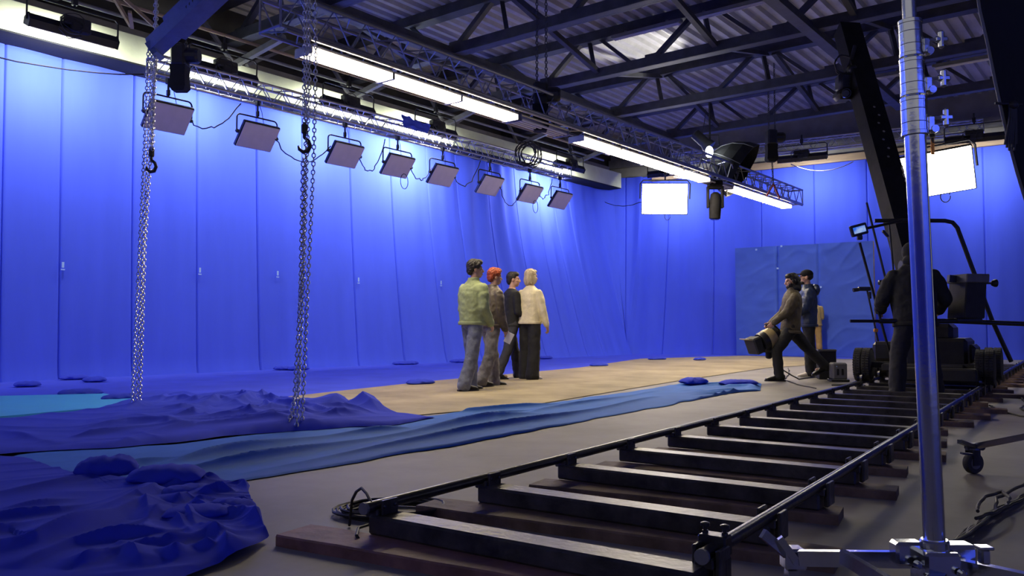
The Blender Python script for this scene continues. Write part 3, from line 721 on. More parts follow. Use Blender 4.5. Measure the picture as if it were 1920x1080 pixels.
# moving-head lamp under truss
c = AT(1341, 384, 17.0)
root = thing('moving_head_lamp', 'black moving-head spotlight hanging nose down under the tube truss', 'spotlight', c)
mb = MB().lathe([(.06, -.30), (.115, -.29), (.125, -.1), (.12, .1), (.10, .22), (.05, .26)], c, (0.05, 0, 1), 20); part('head', mb, M['armblack'], root, True, world=True)
mb = MB()
for sx in (-1, 1): mb.rbox(c + V((sx * .15, 0, .14)), (.045, .12, .42), .015)
mb.rbox(c + V((0, 0, .36)), (.34, .14, .06), .015); part('yoke', mb, M['armblack'], root, world=True)
mb = MB(); mb.rbox(c + V((0, 0, .44)), (.28, .24, .12), .02); mb.tube([c + V((0, 0, .48)), c + V((0, 0, .62))], .02, 6); part('base', mb, M['armblack'], root, world=True)
part('lens', MB().lathe([(.09, -.31), (.09, -.295)], c, (0.05, 0, 1), 18), M['glassy'], root, world=True)
# ---- chain hoists holding the trusses
def hoist(label, top, body, bottom, sling=None):
    root = thing('chain_hoist', label, 'chain hoist', body)
    b = V(body)
    mb = MB(); mb.rbox(b, (.22, .26, .34), .03); mb.lathe([(.10, -.16), (.12, -.12), (.12, .12), (.1, .16)], b + V((.14, 0, 0)), (1, 0, 0), 14); part('motor', mb, M['black'], root, world=True)
    for dx in (-.05, .09): part('chain', MB().chain([b + V((dx, 0, .15)), V(top) + V((dx, 0, 0))], .05, ln=.062, w=.036, r=.008), M['steel'], root, True, world=True)
    mb = MB(); mb.loft([[b + V((x * .11 * k, y * .10 * k, z)) for x, y in ((-1, -1), (1, -1), (1, 1), (-1, 1))] for k, z in ((1.1, -.16), (1.0, -.3), (1.15, -.5), (.8, -.56))]); part('chain_bag', mb, M['flag'], root, world=True)
    if sling:
        for q in sling: part('sling', MB().tube([V(bottom), V(q)], .022, 6), M['redsling'], root, True, world=True)
        part('lower_chain', MB().chain([b + V((0, 0, -.3)), V(bottom)], .05, ln=.062, w=.036, r=.008), M['steel'], root, True, world=True)
    return root
b = AT(1013, 178, 12.3); hoist('black chain hoist hanging on two chains above the middle of the tube truss', V((b.x, b.y, 6.9)), b, b)
b = AT(1446, 258, 18.6); q = AT(1450, 345, 18.6); hoist('chain hoist with dark red sling at the far end of the tube truss', V((b.x, b.y, 6.9)), b, q, [AT(1437, 368, 18.7), AT(1462, 372, 18.5)])
b = AT(338, 105, 12.6); hoist('black chain hoist bag hanging before the cream ledge above the panel truss', V((b.x, b.y, 6.9)), b, b)
# cable bundle clump on the ledge end
mb = MB()
for k in range(9):
    c0 = AT(985 + 6 * (k % 3), 285, 17.8)
    mb.tube(jit([c0 + V((.22 * math.cos(a * .45 + k), .1 * math.sin(a * .3), .25 * math.sin(a * .45 + k) - .01 * k)) for a in range(16)], .07, 60 + k), .012, 5)
solo('cable_bundle', mb, M['cable'], 'tangled black cable bundle hanging above the far end of the panel truss', 'cable', smooth=True)
# blue cloth scrap on the ledge
def PP2(i, j):
    u, v = i / 19, j / 9; a = AT(752, 214, 17.0).lerp(AT(808, 236, 17.6), u); b_ = AT(756, 236, 16.9).lerp(AT(802, 250, 17.5), u)
    return a.lerp(b_, v) + NX * (.05 * sn(u * 4, v * 3)) + V((0, 0, .05 * sn(u * 5, v * 2, 4)))
solo('cloth_scrap', MB().grid(PP2, 20, 10), M['curtain'], 'scrap of bright blue cloth hung over a lamp on the cream ledge', 'cloth', smooth=True)
# ---- jib girder with chains, blue curtain light painted into its colour
p0 = AT(289, 88, 8.45); p1 = AT(350, 32, 8.2); p2 = AT(425, -40, 7.9)
root = thing('jib_girder', 'blue-grey box girder slanting down at upper left with chains at its end', 'girder', p0)
mb = MB(); mb.bar(p0, p1, .17, .15); part('inner_arm', mb, M['jib'], root, world=True)
mb = MB(); mb.bar(p0.lerp(p1, .62), p2, .22, .20); part('outer_sleeve', mb, M['jib'], root, world=True)
mb = MB()
for k in range(5): mb.lathe([(.018, 0), (.022, .008)], p1.lerp(p2, .15 + .08 * k) + V((.0, -.115, .0)), (0, -1, 0), 10)
part('bolts', mb, M['black'], root, world=True)
mb = MB(); mb.bar(p0 + V((-.03, 0, .02)), p0 + V((.05, 0, -.10)), .2, .06); part('end_plate', mb, M['jib'], root, world=True)
# the left and right hanging chain falls
def chain_fall(label, strands, hook, floor_pile=None):
    root = thing('chain_fall', label, 'hanging chains', strands[0][-1])
    for st in strands:
        big = len(st) > 2 and st[0] == 'big'
        pts = st[1:] if big else st
        part('chain', MB().chain(pts, .036 if not big else .05, **(dict(ln=.046, w=.028, r=.0055) if not big else dict(ln=.066, w=.046, r=.010))), M['chain'], root, True, world=True)
    h = V(hook); mb = MB(); mb.rbox(h + V((0, 0, .075)), (.055, .04, .09), .012); mb.tube([h + V((0, 0, .13)), h + V((0, 0, .0))], .016, 8)
    part('hook_block', mb, M['black'], root, world=True)
    mb = MB().tube([h + V((0, 0, .03)), h + V((0, 0, 0)), h + V((.035, 0, -.03)), h + V((.05, 0, -.07)), h + V((.03, 0, -.115)), h + V((-.01, 0, -.125)), h + V((-.045, 0, -.10)), h + V((-.052, 0, -.07))], [.014, .015, .017, .019, .02, .018, .014, .008], 8)
    part('hook', mb, M['black'], root, True, world=True); return root
def st(d, *pp): return [AT(x, y, d) for x, y in pp]
dl = 8.45
root = chain_fall('bundle of thin steel chains hanging to the floor from the blue-grey girder at left',
    [[AT(278, 95, dl), AT(271, 270, dl), G(247, 764, .03)], [AT(285, 95, dl + .05), AT(277, 280, dl + .05), G(254, 766, .03)], [AT(290, 95, dl), AT(286, 230, dl), AT(271, 470, dl), G(262, 766, .03)],
     [AT(292, -60, dl), AT(290, 95, dl), AT(285, 200, dl), AT(283, 285, dl)], [AT(295, -60, dl - .03), AT(293, 95, dl - .03), AT(288, 200, dl - .03), AT(286, 285, dl - .03)]], AT(284, 300, dl))
dr = 6.95
root = chain_fall('thick bundle of steel chains with a hook hanging onto the rumpled blue cloth',
    [[AT(572, -60, dr), AT(570, 245, dr)], [AT(577, -60, dr + .03), AT(574, 250, dr), AT(568, 470, dr), G(549, 797, .05)], [AT(582, -60, dr), AT(580, 160, dr), AT(575, 300, dr), AT(570, 500, dr), G(556, 800, .05)],
     [AT(591, -60, dr - .05), AT(592, 120, dr - .05), AT(588, 300, dr - .05), AT(576, 560, dr), G(566, 798, .05)], [AT(568, 300, dr), AT(562, 600, dr), AT(560, 715, dr), G(540, 800, .05)]], AT(571, 258, dr))
solo('dark_flag', MB().prism([(0, 0), (.9, .15), (.8, 1.0), (-.2, .9)], .02, frame((.45, -.1, .30), (-.3, .1, .5), (0, -1, .2)), AT(-80, 70, 3.2)), M['flag'], 'dark cloth flag corner cutting into the top left corner above the ledge', 'flag')
# ================================================================ camera track
TR = thing('camera_track', 'long black steel camera track with round rails on brown planks', 'camera track', R(0, .6, 0))
GA = 1.185; RL = 15.5; zr = .15
rr_ = .0225
for b in (0, GA):
    x0 = -.03 if b == 0 else .072
    part('rail', MB().tube([R(x0, b, zr), R(RL, b, zr)], rr_, 16), M['rail'], TR, True, world=True)
    part('rail_mouth', MB().lathe([(rr_ + .001, 0), (rr_ + .001, .004), (rr_ - .004, .006), (rr_ - .005, .002), (.0, .0015)], R(x0 - .004, b, zr), RX, 18), M['black'], TR, True, world=True)
    part('rail_rim', MB().lathe([(rr_ - .0045, 0), (rr_ + .0015, 0), (rr_ + .0015, .012), (rr_ - .0045, .012)], R(x0 - .008, b, zr), RX, 20), M['greysteel'], TR, True, world=True)
ta = [.05 + .63 * k for k in range(24)]
Mx = frame(RX, MX, (0, 0, 1))
for k, a in enumerate(ta):
    mb = MB(); mb.rbox(R(a, GA / 2, .083), (.125, GA * TK + .02, .075), .009, Mx); be = part('cross_beam', mb, M['trackblack'], TR, world=True)
    for b, sg in ((0, 1), (GA, -1)):
        ab = a if (k or sg > 0) else a + .075
        mb = MB(); mb.rbox(R(ab, b, .125), (.105, .062, .034), .005, Mx); mb.rbox(R(ab + .008, b + sg * .034, .146), (.090, .013, .058), .003, Mx)
        if sg < 0: mb.rbox(R(ab, b + .038, .118), (.09, .015, .10), .003, Mx); mb.rbox(R(ab, b + .028, .085), (.06, .02, .05), .004, Mx)
        part('rail_bracket', mb, M['trackblack'], be, world=True)
    mb = MB()
    for q in (-.024, .028): mb.lathe([(.007, 0), (.007, .005), (.003, .007)], R(a + q, .041, .152), MX, 8)
    part('bolt', mb, M['rail'], be, world=True)
# joint clamp at the near end of the right rail
mb = MB(); mb.rbox(R(.175, GA - .004, .160), (.066, .092, .068), .006, Mx); mb.rbox(R(.15, GA + .012, .07), (.055, .075, .13), .006, Mx)
clampo = part('joint_clamp', mb, M['rail'], TR, world=True)
for bb in (GA - .032, GA + .026):
    mb = MB().lathe([(.010, 0), (.010, .008), (.007, .010), (.007, .020), (.015, .021), (.015, .031), (.008, .034)], R(.175, bb, .194), (0, 0, 1), 12); part('clamp_bolt', mb, M['rail'], clampo, True, world=True)
# planks under the beams
lb = [-.28, -.19, -.06, -.07, -.05, -.05, -.08, -.06, -.09, -.04, -.07, -.1, -.05, -.08, -.06, -.05, -.09, -.06, -.05, -.1, -.05, -.08, -.06, -.05]
rb = [1.42, 1.40, 1.26, 1.36, 1.30, 1.40, 1.33, 1.26, 1.36, 1.42, 1.5, 1.3, 1.38, 1.62, 1.4, 1.3, 1.75, 1.4, 1.8, 1.5, 1.9, 1.45, 1.6, 1.5]
for k, a in enumerate(ta):
    l, r = lb[k], rb[k]; aa = a - .15
    da = .15 + .05 * sn(k * 3.3, 1)
    p, q = R(aa, l, .0225), R(aa + da, r, .0225)
    d = (q - p).normalized(); y = V((-d.y, d.x, 0)); n = 26; rings = []
    w = .20 if k < 3 else .18
    for i in range(n):
        t = i / (n - 1); c = p.lerp(q, t); e = .75 if i in (0, n - 1) else 1
        w1 = w / 2 * (1 + .03 * sn(t * 6, k)) * (e * .08 + .92); h1 = .0225 * (e * .15 + .85); s = .008
        o = .004 * sn(t * 5, k, 3)
        rings.append([c + y * a_ * w1 + y * o + V((0, 0, b_ * h1 + (.002 * sn(t * 9, k, 5 + a_) if b_ > 0 else 0))) for a_, b_ in ((-1, -1), (1, -1), (1, .7), (.95, 1), (-.95, 1), (-1, .7))])
    mb = MB().loft(rings)
    solo('wooden_plank', mb, M['redplank'] if k == 0 else M['plank'], ('reddish-brown' if k == 0 else 'worn brown') + f' plank under the {ORD[k]} cross beam of the camera track, counting away', 'plank', 'planks under the camera track')
# ---- chrome stand
d = 1.75
pt = AT(1701, -60, d); pb = AT(1753, 1036, d)
root = thing('light_stand', 'tall chromed steel stand with blue reflections close to the viewer at right', 'light stand', V((pb.x, pb.y, 0)))
ax = (pt - pb).normalized()
def on(py_): 
    t = (py_ - 1036) / (-60 - 1036); return pb.lerp(pt, t)
part('main_tube', MB().tube([pb - ax * .05, on(255)], .0215, 28), M['chrome'], root, True, world=True)
part('main_tube', MB().tube([on(260), pt + ax * .9], .0145, 28), M['chrome'], root, True, world=True)
mb = MB()                                     # two flats running the tube, as on an extruded profile
for y0, y1, r in ((262, 190, .0262), (187, 116, .0248), (113, 42, .0236)):
    a, b = on(y0), on(y1); h = (b - a).length
    cl = part('collar', MB().lathe([(r, 0), (r + .001, .001), (r + .001, .008), (r, .009), (r, h * .32), (r + .0006, h * .33), (r, h * .34), (r, h * .66), (r + .0006, h * .67), (r, h * .68), (r, h - .009), (r + .001, h - .008), (r + .001, h - .001), (r, h)], a, ax, 64), M['chrome'], root, True, world=True); sharp(cl, 7.5)
    m2 = MB(); c = a.lerp(b, .3) + V((r + .006, -.004, 0)); m2.rbox(c, (.016, .014, .034), .003); m2.lathe([(.008, -.01), (.009, 0), (.008, .01)], c + V((.006, 0, -.012)), (0, 1, 0), 12)
    m2.lathe([(.004, 0), (.004, .022)], c + V((.004, 0, .012)), (1, 0, .1), 8); m2.rbox(c + V((.034, 0, .014)), (.012, .012, .040), .004); m2.rbox(c + V((.034, 0, .014)), (.030, .010, .014), .004)
    part('tee_knob', m2, M['chrome'], cl, world=True)
# base
hub = pb + V((0, 0, -.02))
mb = MB(); mb.rbox(hub + V((0, 0, -.01)), (.075, .075, .075), .006); mb.rbox(hub + V((.055, .02, .0)), (.07, .05, .07), .008); mb.rbox(hub + V((-.05, .02, .015)), (.06, .04, .05), .006)
mb.lathe([(.028, 0), (.029, .004), (.029, .022), (.026, .026)], hub + V((0, 0, .022)), ax, 24)
part('base_hub', mb, M['chrome'], root, world=True)
mb = MB()
for q in ((-.045, -.012, .0), (-.035, -.03, -.02), (.03, -.042, -.01), (.07, -.012, -.005)): mb.lathe([(.008, 0), (.008, .012), (.005, .014)], hub + V(q), (0, -1, 0), 10)
part('bolt', mb, M['chrome'], root, world=True)
cL = AT(1478, 1046, 1.92)
def leg(p, q, w=.028, h=.034): return MB().bar(p, q, w, h)
lg = part('leg', leg(hub + V((-.04, .02, .0)), AT(1500, 1046, 1.9), .02, .034), M['chrome'], root, world=True)
lgB = part('leg', leg(hub + V((.05, .0, -.01)), AT(1990, 1105, 1.62), .022, .034), M['chrome'], root, world=True)
lgC = part('leg', leg(hub + V((0, -.02, -.03)), AT(1668, 1180, 1.42), .028, .034), M['black'], root, world=True)
part('cross_brace', leg(AT(1580, 1043, 1.83), AT(1690, 1110, 1.62), .014, .030), M['chrome'], root, world=True)
mb = MB(); c = AT(1845, 1043, 1.7); mb.rbox(c, (.018, .02, .03), .003); mb.rbox(c + V((0, 0, .018)), (.03, .03, .006), .002); part('wing_bolt', mb, M['chrome'], lgB, world=True)
def caster(c, root, r, wd, levang):
    mb = MB(); z0 = c.z
    mb2 = MB().lathe([(r * .3, -wd / 2), (r * .92, -wd / 2), (r, -wd * .3), (r, wd * .3), (r * .92, wd / 2), (r * .3, wd / 2)], V((c.x, c.y, r)), levang, 28)
    w = part('wheel', mb2, M['rubber'], root, True, world=True)
    part('wheel_hub', MB().lathe([(r * .55, -wd * .56), (r * .55, wd * .56)], V((c.x, c.y, r)), levang, 20), M['grey'], w, True, world=True)
    mb.lathe([(.035, 0), (.04, .006), (.038, .016), (.02, .02)], V((c.x, c.y, 2 * r + .008)), (0, 0, 1), 20)
    n = V(levang).normalized()
    for sg in (-1, 1): mb.bar(V((c.x, c.y, 2 * r + .012)) + n * sg * (wd / 2 + .008), V((c.x, c.y, r * .8)) + n * sg * (wd / 2 + .008), .006, r * .8, (n.y, -n.x, 0))
    part('fork', mb, M['rail'], root, world=True)
    return w
cc = AT(1478, 1062, 1.95); caster(V((cc.x, cc.y, 0)), root, .095, .04, (.85, -.45, 0))
mb = MB(); p = AT(1487, 1046, 1.93); mb.rbox(p, (.05, .05, .05), .006); mb.lathe([(.012, -.035), (.012, .035)], p, (0, 1, 0), 12)
mb.bar(V((cc.x, cc.y, .2)), p, .025, .03); part('leg_bracket', mb, M['chrome'], lg, world=True)
mb = MB(); e = AT(1430, 1000, 1.90); mb.bar(p + V((-.01, -.01, .005)), e, .022, .012, (0, -1, .3)); mb.bar(p + V((-.005, -.03, .005)), p.lerp(e, .5) + V((0, -.01, .02)), .016, .016); part('lock_lever', mb, M['chrome'], lg, world=True)
# ---- second stand: only its caster leg shows
cw = G(1825, 888, 0)
root = thing('wheeled_stand', 'black stand leg with rubber caster reaching in at the right edge', 'stand', cw)
w = caster(cw, root, .062, .04, (.30, -1, 0))
k = cw + V((.01, 0, .155))
part('leg', MB().bar(k, AT(2040, 795, 4.4), .03, .035), M['chrome'], root, world=True)
mb = MB(); mb.rbox(k, (.10, .05, .04), .008); mb.bar(k, AT(1799, 828, 4.45), .022, .02); mb.lathe([(.018, -.03), (.018, .03)], k + V((.03, 0, 0)), (0, 1, 0), 12); part('leg_bracket', mb, M['rail'], root, world=True)
mb = MB(); mb.bar(AT(1803, 850, 4.4), AT(1822, 852, 4.4), .03, .01); part('brake_lever', mb, M['black'], root, world=True)
# ---- cables on the floor
def coil(c, r, n, seed, rad, loops):
    pts = []
    N = loops * 20
    for i in range(N):
        a = i / 20 * 2 * PI; rr = r * (.82 + .25 * sn(i * .05, seed))
        pts.append(V(c) + V((rr * math.cos(a) + .05 * sn(i * .03, seed + 2), rr * .75 * math.sin(a), rad + .004 * (i // 20) + .015 * abs(sn(i * .11, seed + 4)))))
    return pts
c = G(733, 964); pts = coil(c, .27, 1, 3, .006, 8)
k0 = pts[-1]
mb = MB().tube(pts, .0065, 5); solo('cable_coil', mb, M['cable'], 'loose coil of thin black cable on the floor at the near track end', 'cable', smooth=True)
p = [G(655, 985, .006), AT(660, 938, 3.45), AT(668, 922, 3.40), AT(678, 915, 3.34), AT(688, 926, 3.28), AT(696, 942, 3.22)]
mb = MB().tube([p[0].lerp(p[1], t / 5) for t in range(5)] + p[1:], .006, 6); solo('cable_loop', mb, M['cable'], 'thin black cable arching up to the open rail mouth', 'cable', smooth=True)
p = [G(690, 984, .055), G(672, 990, .055), G(668, 1005, .055), G(680, 1020, .02), G(720, 1034, .012), G(780, 1030, .012), G(850, 1020, .055), G(960, 1046, .055), G(1150, 1082, .055), G(1400, 1110, .05)]
pp = respl(p, 60); mb = MB().tube(pp, .006, 6); solo('floor_cable', mb, M['cable'], 'thin black cable looping over the reddish plank of the track', 'cable', smooth=True)
for k in range(5):
    base = [G(1775 + 4 * k, 1040 - 3 * k), G(1800 + 6 * k, 1010 + 2 * k), G(1830 + 5 * k, 985 + 2 * k), G(1862 + 6 * k, 962 + 3 * k), G(1900, 945 + 5 * k), G(1990, 895 + 8 * k)]
    if k == 4: base = [G(1834, 985), G(1836, 968), G(1850, 955), G(1880, 945), G(1893, 958), G(1888, 975), G(1860, 990), G(1830, 1000)]
    if k == 3: base[3:] = [G(1862, 975), G(1870, 960), G(1868, 945), G(1890, 935), G(1990, 880)]
    pp = [q + V((.012 * sn(i * .4, k), .02 * sn(i * .35, k + 8), .012 + .012 * k * .5 * (1 if k < 4 else 2))) for i, q in enumerate(respl(base, 40))]
    solo('floor_cable', MB().tube(pp, .0075, 8), M['cable'], f'thick black cable in the floor bundle behind the chrome stand, {ORD[k]} of five', 'cable', 'cable bundle by the chrome stand', smooth=True)
for i, (pts, lab) in enumerate((([(1530, 728), (1500, 722), (1470, 712), (1480, 700), (1478, 690)], 'thin cable trailing on the floor behind the man with the lamp'),
                                ([(1855, 760), (1880, 772), (1925, 782), (1990, 790)], 'thin black cable on the floor crossing right of the track'),
                                ([(1915, 745), (1925, 760), (1912, 765), (1930, 775)], 'small dark cable heap at the right edge of the floor'))):
    pp = respl([G(x, y, .01) for x, y in pts], 24); pp = jit(pp, .03, i)
    for q in pp: q.z = .01
    solo('floor_cable', MB().tube(pp, .008, 6), M['cable'], lab, 'cable', smooth=True)
# ---- boxes beside the dolly
def at_floor(x, y): return G(x, y)
c = G(1554, 712); root = thing('equipment_case', 'tall dark grey case standing behind the small power unit', 'case', c)
part('body', MB().rbox(c + V((.02, .15, .24)), (.27, .26, .48), .012, Matrix.Rotation(-.2, 3, 'Z')), M['blackrough'], root, world=True)
part('lid', MB().rbox(c + V((.02, .15, .465)), (.28, .27, .03), .006, Matrix.Rotation(-.2, 3, 'Z')), M['grey'], root, world=True)
c = G(1578, 716); root = thing('power_unit', 'small grey power unit box with two dark slots beside the dolly tyre', 'power unit', c)
Mz = Matrix.Rotation(-.12, 3, 'Z')
part('body', MB().rbox(c + V((0, .13, .16)), (.215, .24, .26), .02, Mz), M['grey'], root, world=True)
for dx in (-.035, .035): part('slot', MB().rbox(c + Mz @ V((dx, -.118, .0)) + V((0, .13, .15)), (.035, .014, .10), .005, Mz), M['black'], root, world=True)
part('foot_plate', MB().rbox(c + V((0, .13, .02)), (.27, .29, .04), .01, Mz), M['black'], root, world=True)
part('lamp', MB().lathe([(.008, 0), (.006, .006)], c + Mz @ V((-.05, -.118, .085)) + V((0, .13, .15)), (0, -1, 0), 10), M['tape'], root, world=True)
mb = MB().tube(jit(respl([G(1560, 722, .03), G(1590, 722, .03), G(1612, 712, .03), G(1600, 700, .05), G(1620, 724, .03)], 20), .03, 8), .012, 6); solo('power_cable', mb, M['cable'], 'black cable curling at the foot of the grey power unit', 'cable', smooth=True)
# ================================================================ crane on its dolly
root = thing('crane_dolly', 'black camera crane dolly with fat tyres standing on the track', 'dolly', R(8.6, .6, 0))
Mx = frame(RX, MX, (0, 0, 1))
for a, b in ((8.02, -.02), (9.0, -.02), (8.02, 1.2), (9.0, 1.2)):
    c = R(a, b, 0.365); r, w = .205, .20
    prof = [(.09, -w / 2), (r * .8, -w / 2), (r * .95, -w * .45), (r, -w * .32), (r, -w * .18), (r - .012, -w * .17), (r - .012, -w * .15), (r, -w * .14), (r, -w * .02), (r - .012, -w * .01), (r - .012, w * .01), (r, w * .02), (r, w * .14), (r - .012, w * .15), (r - .012, w * .17), (r, w * .18), (r, w * .32), (r * .95, w * .45), (r * .8, w / 2), (.09, w / 2)]
    mb = MB().lathe(prof, c, MX, 40)
    for k in range(40):
        an = 2 * PI * k / 40; dd = RX * math.cos(an) + V((0, 0, 1)) * math.sin(an); tt = -RX * math.sin(an) + V((0, 0, 1)) * math.cos(an)
        for bb in (-.075, -.03, .03, .075): mb.box(c + dd * (r + .002) + MX * bb, (.020, .036, .010), frame(tt, MX, dd))
    ty = part('tyre', mb, M['rubber'], root, True, world=True)
    part('wheel_rim', MB().lathe([(.02, -.07), (.10, -.08), (.10, .08), (.02, .07)], c, MX, 20), M['greysteel'], ty, True, world=True)
    part('guide_wheel', MB().lathe([(.03, -.03), (.06, -.03), (.045, 0), (.06, .03), (.03, .03)], R(a - .2, b if b < .5 else 1.185, 0.200), MX, 18), M['rail'], root, True, world=True)
mb = MB(); mb.rbox(R(8.5, .6, 0.335), (1.35, .92, .10), .02, Mx); mb.bar(R(8.02, -.1, 0.365), R(8.02, 1.28, 0.365), .07, .07); mb.bar(R(9.0, -.1, 0.365), R(9.0, 1.28, 0.365), .07, .07)
mb.rbox(R(7.75, .75, 0.275), (.20, .9, .16), .02, Mx); part('chassis', mb, M['blackrough'], root, world=True)
mb = MB(); mb.rbox(R(8.4, .72, 0.535), (.85, .70, .34), .04, Mx); mb.rbox(R(8.4, .66, 0.775), (.6, .5, .22), .05, Mx); mb.rbox(R(8.5, .98, 0.515), (.6, .25, .22), .04, Mx); mb.rbox(R(8.8, .1, 0.515), (.5, .3, .26), .04, Mx); part('turntable_housing', mb, M['black'], root, world=True)
mb = MB().lathe([(.16, 0), (.16, .1), (.12, .12), (.10, .7), (.13, .72), (.13, .80)], R(8.35, .55, 0.815), (0, 0, 1), 20); part('column', mb, M['black'], root, True, world=True)
# tubular guard and push bars
gp = [AT(1640, 414, 9.92), AT(1700, 413, 9.80), AT(1772, 414, 9.69), AT(1786, 417, 9.69), AT(1795, 427, 9.69), AT(1822, 500, 9.69), AT(1860, 600, 9.69), AT(1896, 678, 9.69)]
part('guard_tube', MB().tube(gp, .025, 10), M['black'], root, True, world=True)
mb = MB(); mb.tube([AT(1594, 602, 9.46), AT(1655, 602, 9.46)], .018, 10); mb.tube([AT(1648, 602, 9.46), AT(1790, 602, 9.46), AT(1935, 608, 9.46)], .028, 10); part('push_bar', mb, M['black'], root, True, world=True)
part('push_bar_clamp', MB().rbox(AT(1815, 600, 9.46), (.3, .08, .05), .01), M['black'], root, world=True)
for i, (p, q, r) in enumerate(((AT(1625, 380, 10.15), AT(1682, 610, 9.92), .014), (AT(1667, 420, 10.03), AT(1680, 560, 9.92), .012), (AT(1612, 455, 9.69), AT(1662, 640, 9.80), .016), (AT(1660, 630, 9.80), AT(1674, 685, 9.92), .012), (AT(1668, 560, 9.80), AT(1686, 640, 9.80), .010))):
    part('support_rod', MB().tube([p, q], r, 8), M['rail'], root, True, world=True)
part('rod_knob', MB().lathe([(.012, 0), (.012, .05), (.035, .055), (.03, .09), (.01, .1)], AT(1662, 530, 9.80), (-1, 0, 0), 12), M['black'], root, True, world=True)
# weight box with knob
bx = thing('control_box', 'black box with a round knob clamped on the sloping dolly tube', 'control box', AT(1815, 545, 9.52))
Mz = frame((.98, .18, 0), (-.18, .98, 0), (.08, 0, 1))
part('body', MB().rbox(AT(1813, 558, 9.52), (.27, .29, .49), .012, Mz), M['blackrough'], bx, world=True)
part('top_hood', MB().rbox(AT(1815, 523, 9.52), (.30, .33, .10), .01, Mz), M['grey'], bx, world=True)
part('knob', MB().lathe([(.012, 0), (.012, .10), (.03, .11), (.045, .14), (.045, .16), (.02, .17)], AT(1842, 531, 9.46), (1, 0, 0), 14), M['black'], bx, True, world=True)
part('bracket', MB().bar(AT(1778, 522, 9.52), AT(1796, 524, 9.52), .06, .08), M['black'], bx, world=True)
# monitor
mo = thing('field_monitor', 'small video monitor showing a blue picture on a slim dolly rod', 'monitor', AT(1610, 432, 9.69))
x = (AT(1630, 425, 9.69) - AT(1592, 435, 9.69)).normalized(); y = V((0, 1, 0)); z = x.cross(y); Mm = frame(x, z.cross(x), z)
c = AT(1610, 431, 9.69)
part('housing', MB().rbox(c, (.20, .05, .135), .01, Mm), M['black'], mo, world=True)
part('screen', MB().box(c + Mm @ V((.0, -.0265, .0)), (.145, .004, .075), Mm), M['screen'], mo, world=True)
part('tilt_head', MB().rbox(c + V((.01, 0, -.09)), (.06, .05, .06), .01), M['black'], mo, world=True)
part('arm', MB().tube([c + V((.1, .03, .02)), AT(1690, 414, 9.80)], .016, 8), M['black'], mo, True, world=True)
mb = MB(); mb.rbox(AT(1660, 438, 9.80), (.03, .04, .10), .008, Matrix.Rotation(-.7, 3, 'Y')); solo('remote_grip', mb, M['black'], 'small black remote grip dangling right of the video monitor', 'remote grip')
# crane arm
p0, p1 = AT(1712, 500, 10.9), AT(1588, 55, 13.5)
ca = thing('jib_crane', 'long black crane arm rising steeply from the dolly to the roof', 'crane arm', p0)
d = (p1 - p0); ln = d.length; dz = d.normalized(); sx = dz.cross(V((0, 1, 0))).normalized(); sy = sx.cross(dz)
mb = MB(); mb.bar(p0, p1, .33, .29, (0, 1, 0)); part('beam', mb, M['armblack'], ca, world=True)
for sg in (-1, 1):
    mb = MB(); mb.tube([p0 + sx * sg * .13 - sy * .12, p1 + sx * sg * .13 - sy * .12], .022, 8); part('side_tube', mb, M['blackrough'], ca, True, world=True)
mb = MB(); mb.bar(p0 - sx * .19, p0.lerp(p1, .72) - sx * .19, .05, .10, (0, 1, 0)); part('cable_duct', mb, M['armblack'], ca, world=True)
for k in range(7):
    mb = MB().lathe([(.02, 0), (.02, .01), (.012, .012)], p0.lerp(p1, .38 + .035 * k) - sy * .135 - sx * .04 * (k % 2), -sy, 10); part('rivet', mb, M['alu'], ca, True, world=True)
mb = MB(); mb.lathe([(.07, -.17), (.08, -.16), (.08, .16), (.07, .17)], p0, sx, 20); part('pivot', mb, M['black'], ca, True, world=True)
for k in range(6):
    a = p0.lerp(p1, .22 + .1 * k) - sx * .22; b = p0.lerp(p1, .34 + .11 * k) - sx * .2
    pp = jit(hang(a, b, .16 + .05 * (k % 3)), .03, 70 + k); part('hanging_cable', MB().tube(pp, .016, 6), M['cable'], ca, True, world=True)
def PF(i, j):
    u, v = i / 11, j / 15; q = p0.lerp(p1, .23 + .11 * v)
    return q - sx * (.15 + .06 * math.sin(PI * min(1, v * 1.15)) * u + .02 * sn(u * 5, v * 9)) - sy * (.16 - .10 * u + .05 * sn(u * 4, v * 8, 3))
o = part('foil_wrap', MB().grid(PF, 12, 16), M['foil'], ca, world=True)
md = o.modifiers.new('thick', 'SOLIDIFY'); md.thickness = .012
# remote head hung at the arm's upper part
h = AT(1583, 150, 12.9)
hd = thing('remote_camera', 'black remote camera head hanging beside the top of the crane arm', 'camera head', h)
mb = MB(); mb.rbox(h + V((0, 0, -.05)), (.24, .24, .30), .05); mb.rbox(h + V((-.05, -.06, -.27)), (.26, .26, .16), .05); mb.rbox(h + V((.1, -.05, .14)), (.14, .16, .14), .03); part('body', mb, M['black'], hd, True, world=True)
part('lens', MB().lathe([(.07, 0), (.07, .14), (.06, .14), (.05, .10)], h + V((-.08, -.2, -.28)), (-.2, -1, -.2), 20), M['glassy'], hd, True, world=True)
mb = MB(); mb.tube([h + V((.04, 0, .1)), h + V((.12, 0, .35)), h + V((.18, 0, .55))], .03, 8); mb.tube(jit([h + V((.15 * math.cos(a * .6), 0, .25 + .15 * math.sin(a * .6))) for a in range(20)], .05, 4), .012, 5); part('bracket', mb, M['black'], hd, True, world=True)
